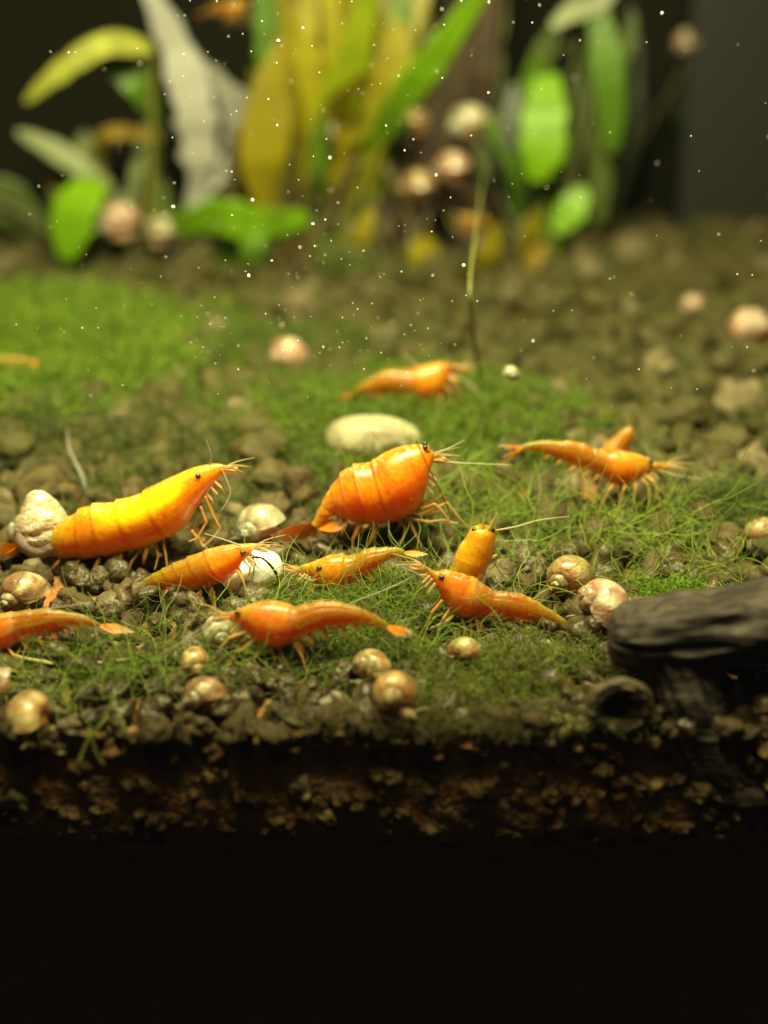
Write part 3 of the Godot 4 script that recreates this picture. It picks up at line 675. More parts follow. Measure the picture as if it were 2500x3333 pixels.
	# mouth limbs
	if d.has("eye") and not top:
		for k in 3:
			for s in [1.0, -1.0]:
				var i := int(rows * (0.1 + 0.035 * k))
				var hip: Vector2 = mids[i] - halves[i] * 0.8
				leg([v3(hip, s * 0.7), v3(hip + Vector2(ahead * 1.1, -0.9 - 0.2 * k), s * 1.2), v3(hip + Vector2(ahead * (1.6 - 0.4 * k), -2.0 - 0.3 * k), s * 0.9)], limb.lerp(Color(0.7, 0.6, 0.35), 0.4), root, 0.8)
	# swimmerets
	if not top:
		for k in 5:
			for s in [1.0, -1.0]:
				var i := int(rows * (0.49 + 0.075 * k))
				var hip: Vector2 = mids[i] - halves[i] * 0.9
				var long: float = halves[i].length() * 0.75
				var tip: Vector2 = hip + (-halves[i].normalized() + Vector2(-ahead * 0.6, 0)).normalized() * long
				var b := Shape.new()
				var pts := smooth([v3(hip, s * flanks[i] * 0.5), v3(hip.lerp(tip, 0.5), s * flanks[i] * 0.65), v3(tip, s * flanks[i] * 0.55)], 5)
				var sides := []
				for j in 5:
					sides.append(Vector3(ahead * 0.42, 0.15, 0.1) * [0.6, 1.0, 1.0, 0.8, 0.15][j])
				b.blade(pts, sides, 0.08, plain(Color(limb.r, limb.g, limb.b, 0.55), 5))
				part("swimmeret", b, mats.shrimp_limb, root)
	# tail fan: the telson, and the blades beside it as its pieces
	if d.has("fan"):
		var from: Vector2 = mids[rows - 3]
		var tips := []
		for f in d.fan:
			tips.append(Vector2(f[0], f[1]))
		var fan: MeshInstance3D
		var count := maxi(tips.size(), 5)
		for k in count:
			var f := float(k) / (count - 1)
			var tip: Vector2 = curve(tips, f)
			var lateral := (f - 0.5) * (1.5 if tips.size() < 4 else 2.2)
			var gap := (tip - from).length()
			var pts := smooth([v3(from, lateral * 0.2), v3(from.lerp(tip, 0.5), lateral * 0.8), v3(tip, lateral)], 8)
			var across := (tip - from).normalized().orthogonal()
			var broad := gap * (0.1 if tips.size() < 4 else 0.2)
			var sides := []
			var cols8 := []
			for j in 8:
				var w: float = [0.4, 0.62, 0.82, 0.96, 1.0, 0.85, 0.5, 0.08][j] * broad
				sides.append(v3(across * w * (0.6 if tips.size() < 4 else 1.0), w * 0.7))
				var tint: Color = look.alt.lerp(look.base, 0.3).lerp(Color(0.6, 0.58, 0.48), smoothstep(0.6, 1.0, j / 7.0))
				tint.a = lerpf(0.92, 0.35, smoothstep(0.35, 1.0, j / 7.0)) * (1.0 if tips.size() > 3 else 0.8)
				cols8.append(tint)
			var b := Shape.new()
			b.blade(pts, sides, 0.1, cols8)
			if fan == null:
				fan = part("tail_fan", b, mats.shrimp_limb, root)
			else:
				part("tail_blade", b, mats.shrimp_limb, fan)
	# feelers
	for l in d.get("ants", []):
		var line := pairs(l)
		var pts := []
		for i in line.size():
			pts.append(v3(line[i], lerpf(0.8, 1.5, float(i) / (line.size() - 1))))
		var a := Shape.new()
		var count := 16
		var cols16 := []
		for i in count:
			cols16.append(limb.lerp(Color(0.62, 0.58, 0.42, 0.6), smoothstep(0.0, 0.35, i / 15.0)))
		a.tube(smooth(pts, count), taper(0.17, 0.05, count), cols16, 5)
		part("antenna", a, mats.shrimp_limb, root)
	if d.has("eye") and not top:
		var nose: Vector2 = mids[2]
		for s in [1.0, -1.0]:
			for k in 2:
				var a := Shape.new()
				var out := Vector2(ahead * (2.4 + k), 0.3 + 0.9 * k)
				a.tube(smooth([v3(nose, s * 0.4), v3(nose + out * 0.5, s * (0.9 + 0.3 * k)), v3(nose + out * 1.3 + Vector2(0, -0.7), s * (1.8 + 0.6 * k))], 8), taper(0.13, 0.04, 8), plain(Color(0.7, 0.5, 0.22, 0.6), 8), 5)
				part("feeler", a, mats.shrimp_limb, root)
			var b := Shape.new()
			var low: Vector2 = mids[5] - halves[5] * 0.3
			var sides := []
			for j in 6:
				sides.append(Vector3(0, 0.45, 0.25 * s) * [0.6, 0.9, 1.0, 0.95, 0.7, 0.2][j])
			b.blade(smooth([v3(low, s * 0.5), v3(low + Vector2(ahead * 1.2, -0.1), s * 0.9), v3(low + Vector2(ahead * 2.4, -0.1), s)], 6), sides, 0.07, plain(Color(0.75, 0.42, 0.12, 0.55), 6))
			part("feeler_scale", b, mats.shrimp_limb, root)
	return root


func leg(pts: Array, tint: Color, root: Node3D, thick := 1.0) -> void:
	var s := Shape.new()
	var line := []
	for i in pts.size() - 1:  # straight between joints, rounded at them
		for f in [0.0, 0.12, 0.5, 0.88]:
			line.append(pts[i].lerp(pts[i + 1], f))
	line.append(pts[pts.size() - 1])
	var cols := []
	var radii := []
	for i in line.size():
		var f := float(i) / (line.size() - 1)
		var c := tint.lerp(Color(0.5, 0.42, 0.2), 0.6 * f)
		c.a = lerpf(0.8, 0.5, f)
		cols.append(c)
		radii.append(lerpf(0.3, 0.12, f) * thick * (1.12 if i % 4 == 0 else 1.0))
	s.tube(line, radii, cols, 6)
	part("leg", s, mats.shrimp_limb, root)


# ---------------------------------------------------------------- snails
func snail(d: Dictionary) -> Node3D:
	var at := Vector3(d.at[0], d.at[1], d.at[2])
	var r: float = d.r
	var root := thing("snail", d.n, "snail", at, "small pond snails")
	var tints: Array = SHELLS[d.look]
	if d.has("open"):
		upright_shell(root, r, tints)
		return root
	var turns := 3.2
	var per := 22
	var rows := int(turns * per)
	var cols := 16
	var rings := []
	var cs := []
	var lo := Vector3.ONE * 1e9
	var hi := -lo
	for i in rows + 1:
		var th := TAU * i / per
		var s := pow(2.1, th / TAU - turns)
		var ring := PackedVector3Array()
		for k in cols:
			var ph := TAU * k / cols
			var out := 0.46 + 0.5 * cos(ph) * (1.0 + 0.03 * sin(i * 1.9))
			var tall := 1.6
			var p := Vector3(out * cos(th), -0.75 * tall - 0.72 * sin(ph), out * sin(th)) * s
			ring.append(p)
			lo = lo.min(p)
			hi = hi.max(p)
		rings.append(ring)
	var fit := 2.0 * r / ((hi.x - lo.x + hi.z - lo.z + hi.y - lo.y) / 3.0)
	var end := TAU * turns
	var mouth := Vector3(-sin(end), 0, cos(end))
	var seat := Basis(mouth.cross(Vector3.DOWN).normalized(), PI * 0.5 - 0.25)
	var spin := Basis.from_euler(Vector3(deg_to_rad(d.turn[0]), deg_to_rad(d.turn[1]), deg_to_rad(d.turn[2]))) * seat
	for i in rows + 1:
		var col := PackedColorArray()
		for k in cols:
			var p: Vector3 = spin * ((rings[i][k] - (lo + hi) * 0.5) * fit)
			rings[i][k] = p
			var q := p * (3.0 / r) + Vector3(d.seed * 5.0, 0, d.seed * 2.0)
			var m := 0.5 + 1.2 * wob.get_noise_3dv(q * 0.9)
			var c: Color = tints[0].lerp(tints[1], smoothstep(0.25, 0.8, m))
			c = c.lerp(tints[2], smoothstep(0.05, 0.45, wob.get_noise_3dv(q * 0.8 + Vector3(9, 9, 9))))
			c = c.lerp(tints[1] * 0.5, 0.7 * smoothstep(0.12, 0.3, wob.get_noise_3dv(q * 2.6 + Vector3(30, 0, 0))))
			c = c.lerp(tints[1] * 0.6, 0.7 * smoothstep(0.75, 1.0, absf(sin(PI * (k + 4.0) / cols))) * 0.0)
			var lines := 0.5 + 0.5 * sin(i * 1.9 + 2.0 * wob.get_noise_3dv(q))
			c *= lerpf(0.6, 1.0, lines)
			c = Color(c.r * 1.25, c.g * 1.25, c.b * 1.25, 0.8)
			c = c.lerp(Color(0.62, 0.52, 0.34, c.a), 0.05)
			col.append(c)
		cs.append(col)
	var shell := Shape.new()
	shell.skin(rings, cs)
	part("shell", shell, mats.snail_shell, root)
	var flesh: Color = tints[0].lerp(Color(0.4, 0.2, 0.1), 0.6) * 0.7
	var inner := Shape.new()  # the animal drawn back in its shell, seen through it
	inner.ball(Vector3(0.05, -0.12, 0.0) * r, Basis().scaled(Vector3(0.7, 0.55, 0.68) * r), func(e): return tints[1].lerp(Color(0.34, 0.12, 0.03), 0.5 + wob.get_noise_3dv(e * 3.0)), wob, 0.4, 12, 16, Vector3(d.seed, 3, 0))
	part("body", inner, mats.snail_flesh, root)
	var turn := Basis(Vector3.UP, d.seed * 1.7)
	var foot := Shape.new()
	foot.ball(turn * Vector3(0.25, -0.72, 0.1) * r, turn * Basis().scaled(Vector3(0.75, 0.3, 0.42) * r), flat(flesh), wob, 0.35, 10, 14, Vector3(d.seed, 0, 0))
	part("foot", foot, mats.snail_flesh, root)
	for s in [1.0, -1.0]:
		var t := Shape.new()
		t.tube(smooth([turn * Vector3(0.85, -0.7, 0.12 * s) * r, turn * Vector3(1.1, -0.55, 0.3 * s) * r, turn * Vector3(1.35, -0.55, 0.5 * s) * r], 7), taper(0.07 * r, 0.02 * r, 7), plain(flesh, 7), 6)
		part("tentacle", t, mats.snail_flesh, root)
	return root


func upright_shell(root: Node3D, r: float, tints: Array) -> void:
	var profile := [Vector2(0.0, 1.0), Vector2(0.2, 0.95), Vector2(0.4, 0.76), Vector2(0.56, 0.52), Vector2(0.74, 0.25), Vector2(0.82, -0.05), Vector2(0.82, -0.4), Vector2(0.66, -0.75), Vector2(0.3, -0.95), Vector2(0.0, -0.98)]
	var lean := Basis(Vector3(0, 0, 1), 0.12) * Basis(Vector3.RIGHT, -0.1)
	var rings := []
	var cs := []
	for i in 60:
		var p: Vector2 = curve(profile, i / 59.0)
		var ring := PackedVector3Array()
		var col := PackedColorArray()
		for k in 40:
			var a := TAU * k / 40
			var whorl := 1.0 - 0.09 * pow(0.5 + 0.5 * cos(TAU * (p.y * 1.5 + k / 40.0)), 6.0)
			var q := lean * Vector3(p.x * cos(a) * whorl, p.y, p.x * sin(a) * whorl) * r
			ring.append(q + Vector3(0.08, 0, 0) * r * wob.get_noise_3dv(q * 0.5))
			var c: Color = tints[0].lerp(tints[1], smoothstep(-0.1, 0.5, wob.get_noise_3dv(q * 1.1)) * 0.8)
			c = c.lerp(tints[2], smoothstep(0.0, 0.35, wob.get_noise_3dv(q * 0.8 + Vector3(0, 7, 0))))
			c = c.lerp(Color(0.3, 0.2, 0.1), 0.6 * smoothstep(0.12, 0.3, wob.get_noise_3dv(q * 2.8)))
			col.append(c * (0.9 + 0.1 * sin(i * 2.2)))
		rings.append(ring)
		cs.append(col)
	var shell := Shape.new()
	shell.skin(rings, cs)
	part("shell", shell, mats.snail_shell, root)
	var f := Shape.new()
	var pts := smooth([Vector3(-0.42, 0.0, 0.46), Vector3(-0.42, -0.4, 0.55), Vector3(0.02, -0.66, 0.55), Vector3(0.42, -0.4, 0.52), Vector3(0.44, 0.06, 0.44)], 24)
	var radii := []
	for i in 24:
		pts[i] *= r
		radii.append(r * (0.17 + 0.13 * sin(PI * i / 23.0) + 0.05 * wob.get_noise_1d(i * 0.9)))
	f.tube(pts, radii, plain(Color(0.3, 0.19, 0.14), 24), 16)
	part("foot", f, mats.snail_flesh, root)
	var hollow := Shape.new()
	hollow.ball(Vector3(0.03, -0.12, 0.55) * r, Basis().scaled(Vector3(0.36, 0.26, 0.26) * r), flat(Color(0.2, 0.08, 0.02)), wob, 0.2)
	part("mouth", hollow, mats.snail_flesh, root)
	var flap := Shape.new()
	flap.ball(Vector3(-0.72, -0.3, 0.05) * r, Basis().scaled(Vector3(0.32, 0.34, 0.24) * r), flat(Color(0.33, 0.3, 0.23)), wob, 0.4)
	part("flap", flap, mats.snail_flesh, root)


# ---------------------------------------------------------------- soil
func wall_z(x: float, y: float) -> float:  # how far behind the glass the cut face of the soil lies
	var w := 1.6 * wob.get_noise_2d(x * 0.35, y * 0.5) + 0.8 * wob.get_noise_2d(x * 1.2, y * 1.4)
	var lip := y + 1.2 * wob.get_noise_2d(x * 0.2, 50.0)
	var back := -1.8
	back += 1.0 * smoothstep(-4.0, -12.0, lip) - 0.9 * smoothstep(-2.6, -3.4, lip) * (1.0 - smoothstep(-3.6, -6.0, lip))
	back -= 11.0 * smoothstep(-15.0, -25.0, lip)
	return minf(back + w * 0.7, -0.35)


func granule_meshes() -> Array:
	var a := []
	for k in 7:
		var s := Shape.new()
		var tone := func(d): return Color.WHITE * (0.85 + 0.5 * wob.get_noise_3dv(d * 3.2 + Vector3(k * 9, 0, 0)))
		s.ball(Vector3.ZERO, Basis().scaled(Vector3(1.15, 0.85, 1.0)), tone, wob, 0.85, 11, 14, Vector3(k * 13.0, k * 5.0, 2.0))
		a.append(s.mesh())
	return a


func soil_tone(x: float, z: float) -> Color:
	var n := wob.get_noise_2d(x * 0.12, z * 0.12)
	var c := Color(0.07, 0.05, 0.024).lerp(Color(0.12, 0.085, 0.038), rng.randf())
	c = c.lerp(Color(0.06, 0.07, 0.016), clampf(0.3 + n, 0.0, 0.7) * rng.randf_range(0.3, 1.0))
	if z < -70.0:
		c = c.lerp(Color(0.05, 0.06, 0.014), 0.45)
	if z > -40.0:
		c = c.lerp(Color(0.055, 0.038, 0.016), 0.65 * smoothstep(-45.0, -12.0, z))
	if rng.randf() < 0.1:
		c = c.lerp(Color(0.2, 0.16, 0.09), 0.7)
	return c


func build_soil() -> void:
	var s := Shape.new()
	var rings := []
	var cs := []
	for i in 100:  # the bed: its cut face behind the glass from below upwards, then its top to the back
		var ring := PackedVector3Array()
		var col := PackedColorArray()
		for k in 121:
			var x := -150.0 + 2.5 * k
			if i < 48:
				var y := -75.0 + 75.0 * i / 48.0
				ring.append(Vector3(x, y - 1.0, wall_z(x, y) - 0.8))
			else:
				var z := -2.6 - 240.0 * pow((i - 48) / 51.0, 1.3)
				ring.append(Vector3(x, ground(x, z) - 1.3 + 0.8 * wob.get_noise_2d(x, z), z))
			var p: Vector3 = ring[k]
			var m := 0.5 + wob.get_noise_2d(p.x * 0.3, p.y * 0.8 + p.z)
			col.append(Color(0.22, 0.12, 0.04).lerp(Color(0.34, 0.12, 0.022), smoothstep(0.45, 0.8, m)).lerp(Color(0.2, 0.19, 0.04), smoothstep(0.1, 0.8, wob.get_noise_2d(p.x * 0.5 + 70.0, p.y))))
		rings.append(ring)
		cs.append(col)
	s.skin(rings, cs, false)
	var bed := part("soil", s, mats.mud, self)
	tag(bed, "dark brown granular soil bed rising to the back of the tank", "soil", "", "structure")
	var shapes := granule_meshes()
	var all := []
	var z := -2.5
	while z > -236.0:
		var step := lerpf(3.0, 6.6, clampf(-z / 100.0, 0.0, 1.0))
		var wide := 62.0 + (-z) * 0.33
		var x := -wide
		while x < wide:
			var px := x + rng.randf_range(-0.45, 0.45) * step
			var pz := z + rng.randf_range(-0.45, 0.45) * step
			var big := step * rng.randf_range(0.36, 0.74)
			var up := step * rng.randf_range(-0.3, 0.16) + (0.25 * step if rng.randf() < 0.12 else 0.0)
			all.append([px, ground(px, pz) + up, pz, big, rng.randi() % 7, soil_tone(px, pz)])
			x += step
		z -= step * 0.9
	var singles := 0
	var where := []
	var tints := []
	for k in 7:
		where.append([])
		tints.append(PackedColorArray())
	var tone_mats := {}
	for g in all:
		var b := turned().scaled(Vector3.ONE * g[3])
		# the 300 nearest grains in view, each its own piece
		if singles < 300 and g[2] < -3.5 and g[2] > -46.0 and absf(g[0]) < 57.0 and g[1] > ground(g[0], g[2]) - 0.55:
			singles += 1
			var key: Color = g[5]
			var slot := int(key.r * 60.0) * 100 + int(key.g * 60.0)
			if not tone_mats.has(slot):
				var m: StandardMaterial3D = mats.soil.duplicate()
				m.roughness = 0.4
				m.metallic_specular = 0.4
				m.albedo_color = key.linear_to_srgb()
				tone_mats[slot] = m
			var o := part_mesh("soil_granule", shapes[g[4]], tone_mats[slot], bed)
			o.transform = place(Vector3(g[0], g[1], g[2]), b)
		else:
			where[g[4]].append(place(Vector3(g[0], g[1], g[2]), b))
			tints[g[4]].append(g[5])
	for i in 260:  # grains in the cut face
		var x := rng.randf_range(-62.0, 62.0)
		var y := -pow(rng.randf(), 1.2) * 24.0
		var big := rng.randf_range(0.5, 1.9)
		var k := rng.randi() % 7
		var c := Color(0.12, 0.065, 0.022).lerp(Color(0.17, 0.12, 0.035), rng.randf() * rng.randf())
		if rng.randf() < 0.08:
			c = Color(0.22, 0.17, 0.07)
		where[k].append(place(Vector3(x, y, minf(wall_z(x, y) - big * 0.72, -big - 0.1)), turned().scaled(Vector3.ONE * big)))
		tints[k].append(c)
	for k in 7:
		scatter("soil_grain", shapes[k], mats.soil, where[k], tints[k], bed)


# ---------------------------------------------------------------- algae
func tuft_mesh(strands: int, long: float, thick: float, wander: float, seed_value: int) -> ArrayMesh:
	var r := RandomNumberGenerator.new()
	r.seed = seed_value
	var s := Shape.new()
	for i in strands:
		var p := Vector3(r.randfn() * 1.2, 0, r.randfn() * 1.2)
		var dir := Vector3(r.randfn() * 0.8, 1.0, r.randfn() * 0.8).normalized()
		var pts := []
		var l := long * r.randf_range(0.5, 1.2)
		for k in 8:
			pts.append(p)
			p += dir * l / 7.0
			dir = (dir + Vector3(r.randfn(), r.randfn() - 0.25, r.randfn()) * wander).normalized()
		s.tube(smooth(pts, 11), taper(thick, thick * 0.5, 11), plain(Color.WHITE * r.randf_range(0.6, 1.25), 11), 3)
	return s.mesh()


func algae(label: String, at: Array, reach: Array, count: int, size: float, lay: float, tint: Color, mound: float, kind: int, called := "hair_algae") -> void:
	var where := []
	var tints := PackedColorArray()
	for i in count:
		var a := rng.randf() * TAU
		var f := pow(rng.randf(), 0.75) * rng.randf_range(0.8, 1.25)
		var x: float = at[0] + reach[0] * f * cos(a)
		var z: float = minf(at[1] + reach[1] * f * sin(a), -1.5)
		var clump := wob.get_noise_2d(x * 0.5, z * 0.5)
		if clump < -0.22 + rng.randf_range(-0.15, 0.15):
			continue
		var lift := mound * maxf(0.1, 1.0 - f * f) * (0.7 + 0.6 * clump) * rng.randf()
		var b := Basis(Vector3.UP, rng.randf() * TAU) * Basis(Vector3.RIGHT, lay * rng.randf_range(0.3, 1.0) * PI * 0.5) * Basis(Vector3.UP, rng.randf() * TAU)
		where.append(place(Vector3(x, ground(x, z) + 0.3 + lift, z), b.scaled(Vector3.ONE * size * rng.randf_range(0.6, 1.3))))
		var c := tint.lerp(Color(tint.r * 1.5, tint.g * 1.15, tint.b), rng.randf() * 0.6)
		tints.append(c * rng.randf_range(0.7, 1.25))
	var o := scatter(called, mats["tuft_%d" % kind], mats.algae, where, tints, self)
	tag(o, label, "algae", "patches of green algae on the soil", "stuff")


func strand(called: String, label: String, category: String, pts: Array, radii: Array, tint: Color, material := "algae") -> void:
	var a := []
	for p in pts:
		a.append(Vector3(p[0], p[1], p[2]))
	var count := 40
	a = smooth(a, count)
	var rr := []
	for i in count:
		rr.append(curve(radii, i / (count - 1.0)) * (1.0 + 0.35 * wob.get_noise_2d(i * 3.0, pts[0][0])))
	var base: Vector3 = a[0]
	for i in count:
		a[i] -= base
	var s := Shape.new()
	s.tube(a, rr, plain(tint, count), 7)
	var o := part(called, s, mats[material], self)
	o.position = base * MM
	tag(o, label, category)


func lump(s: Shape, at: Vector3, size: Vector3, a: Color, b: Color, rough: float, where: Vector3) -> void:
	s.ball(at, Basis().scaled(size), func(d): return a.lerp(b, smoothstep(-0.25, 0.35, wob.get_noise_3dv(d * 1.7 + where) - 0.0)), wob, rough, 26, 36, where)


# ---------------------------------------------------------------- plants and wood
func leaf_mesh(d: Dictionary, base: Vector3) -> ArrayMesh:
	var pts := []
	for i in range(0, d.p.size(), 3):
		pts.append(Vector3(d.p[i], d.p[i + 1], d.p[i + 2]) - base)
	var count := 18
	var line := smooth(pts, count)
	var sides := []
	var tints := []
	var c: Color = LEAF_COLOURS[d.c]
	for i in count:
		var f := i / (count - 1.0)
		var along: Vector3 = (line[mini(i + 1, count - 1)] - line[maxi(i - 1, 0)]).normalized()
		var side := along.cross(Vector3(0.15, 0.25, 1.0)).normalized()
		side = side.rotated(along, d.tilt * 1.2)
		sides.append(side * d.w * 0.5 * maxf(0.05, pow(sin(PI * lerpf(0.1, 0.985, f)), 0.6)) * (1.0 + (0.6 if d.c == "white" else 0.3) * wob.get_noise_2d(i * (2.6 if d.c == "white" else 6.0), d.w * 20.0)))
		tints.append(c * (1.0 + 0.5 * wob.get_noise_2d(i * 5.0 + d.w * 40.0, d.p[0])))
	var s := Shape.new()
	s.blade(line, sides, 0.25, tints)
	return s.mesh()


func build_plants() -> void:
	var names := ["tall bushy plant of broad yellow and lime leaves in the middle", "low plant with green leaves and limp whitish leaves beside the tall plant", "plant with hanging oval green leaves by the dark wall"]
	var bases := [Vector3(-15, 32, -192), Vector3(-62, 32, -190), Vector3(42, 32, -194)]
	var roots := []
	for k in 3:
		roots.append(thing("water_plant", names[k], "plant", bases[k], "leafy plants at the back of the tank"))
	for k in 26:
		var x0 := rng.randf_range(-28.0, 34.0)
		var x1 := x0 + rng.randf_range(-22.0, 22.0)
		var z0 := rng.randf_range(-8.0, 4.0)
		var z1 := z0 + rng.randf_range(2.0, 26.0)
		var s := Shape.new()
		s.tube(smooth([Vector3(x0, rng.randf_range(16.0, 42.0), z0), Vector3(lerpf(x0, x1, 0.3) + rng.randf_range(-5, 5), 14.0, z0 + 3.0), Vector3(lerpf(x0, x1, 0.7), 4.0, lerpf(z0, z1, 0.7)), Vector3(x1, -3.5, z1)], 14), taper(rng.randf_range(0.8, 1.8), 0.5, 14), plain(Color(0.07, 0.04, 0.012).lerp(Color(0.11, 0.1, 0.025), rng.randf()), 14), 7)
		part("root", s, mats.leaf, roots[0])
	for d in LEAVES:
		var root: Node3D = roots[d.plant]
		part_mesh("leaf", leaf_mesh(d, bases[d.plant]), mats.leaf, root)
		var s := Shape.new()
		var to: Vector3 = Vector3(d.p[0], d.p[1], d.p[2]) - bases[d.plant]
		s.tube(smooth([Vector3(0, -2, 0), to * Vector3(0.45, 0.35, 0.5), to], 9), taper(1.1, 0.6, 9), plain(LEAF_COLOURS[d.c].lerp(Color(0.1, 0.09, 0.02), 0.6), 9), 7)
		part("stem", s, mats.leaf, root)


func limb(s: Shape, pts: Array, radii: Array, dark: Color, light: Color, seed_value: float, smoother := 0.3) -> void:
	var count := 40
	var line := smooth(pts, count)
	var rings := []
	var cs := []
	var side := Vector3(0, 0, 1)
	for i in count:
		var along: Vector3 = (line[mini(i + 1, count - 1)] - line[maxi(i - 1, 0)]).normalized()
		side = (side - along * side.dot(along)).normalized()
		var up := along.cross(side)
		var f := i / (count - 1.0)
		var rad: float = curve(radii, f)
		var ring := PackedVector3Array()
		var col := PackedColorArray()
		for k in 56:
			var a := TAU * k / 56
			var e := wob.get_noise_3d(cos(a) * 2.4 + seed_value, sin(a) * 2.4, i * 0.35) * smoother + wob.get_noise_3d(cos(a) * 7.0, sin(a) * 7.0 + seed_value, i * 0.12) * 0.16
			var close := sqrt(clampf(minf(f / 0.05, (1.0 - f) / 0.05), 0.0, 1.0))
			var spread := (side * cos(a) + up * sin(a)) * rad * (1.0 + e) * close
			if smoother < 0.2:  # worn flat on top, with cracks along it
				spread.y = minf(spread.y, rad * (0.72 + 0.12 * wob.get_noise_2d(i * 0.5, seed_value)))
				spread *= 1.0 - 0.1 * smoothstep(0.2, 0.4, wob.get_noise_3d(cos(a) * 9.0 + 60.0, sin(a) * 9.0, i * 0.06))
			ring.append(line[i] + spread)
			col.append(dark.lerp(light, smoothstep(-0.2, 0.45, wob.get_noise_3d(cos(a) * 5.0 + seed_value, sin(a) * 5.0, i * 0.6))))
		rings.append(ring)
		cs.append(col)
	s.skin(rings, cs)


func vv(a: Array) -> Array:
	var o := []
	for p in a:
		o.append(Vector3(p[0], p[1], p[2]))
	return o


func build_wood() -> void:
	var dark := Color(0.02, 0.014, 0.008)
	var light := Color(0.065, 0.046, 0.026)
	var front := thing("driftwood", "dark brown water-worn driftwood lying along the front glass at the corner", "driftwood", Vector3(45, 0, -9.5), "driftwood in the tank")
	var s := Shape.new()
	limb(s, vv([[-12.5, 12.6, 0.5], [-8, 12.4, 0.6], [4, 13.2, 0], [16, 15.0, 0], [36, 16.8, 0]]), [3.2, 5.6, 6.4, 6.9, 8.0], dark, light, 3.0, 0.1)
	part("log", s, mats.wood, front)
	s = Shape.new()
	limb(s, vv([[-4.5, 16, -2.5], [-3, 9, 0.9], [-0.5, 2, 3.4], [3, -6, 4.5], [9, -13, 4.6]]), [4.5, 5.2, 5.0, 4.5, 4.0], dark, light, 11.0, 0.12)
	part("branch", s, mats.wood, front)
	s = Shape.new()
	limb(s, vv([[-2, -9, 5], [5, -10, 5.2], [14, -10.5, 5.2], [32, -11, 5]]), [2.0, 3.8, 4.0, 4.2], dark, light, 23.0, 0.12)
	part("root", s, mats.wood, front)
	var rear := thing("driftwood", "brown driftwood trunk standing behind the yellow leaved plant", "driftwood", Vector3(5, 31, -206), "driftwood in the tank")
	s = Shape.new()
	limb(s, vv([[-16, -4, 6], [-6, 12, 4], [8, 28, 0], [16, 48, -4], [20, 90, -8]]), [8, 9, 8.5, 8, 7], Color(0.03, 0.018, 0.008), Color(0.08, 0.045, 0.018), 31.0)
	part("trunk", s, mats.wood, rear)
	s = Shape.new()
	limb(s, vv([[26, -5, 10], [20, 10, 6], [10, 28, 2], [4, 44, 0]]), [6, 5, 5, 3], Color(0.03, 0.016, 0.007), Color(0.09, 0.04, 0.014), 37.0)
	part("branch", s, mats.wood, rear)
	s = Shape.new()
	limb(s, vv([[-30, -5, 12], [-24, 4, 8], [-12, 14, 4], [0, 20, 2]]), [5, 4, 4, 3], Color(0.03, 0.018, 0.008), Color(0.07, 0.042, 0.016), 41.0)
	part("branch", s, mats.wood, rear)


func pebble(called: String, label: String, at: Vector3, size: Vector3, turn: Vector3, a: Color, b: Color, square := 0.7, rough := 0.12) -> void:
	var s := Shape.new()
	var where := at * 0.3
	s.ball(Vector3.ZERO, Basis.from_euler(turn) * Basis().scaled(size), func(d): return a.lerp(b, smoothstep(-0.1, 0.5, wob.get_noise_3dv(d * 2.0 + where))), wob, rough, 24, 36, where, square)
	var o := part(called, s, mats.stone, self)
	o.position = at * MM
	tag(o, label, "pebble")


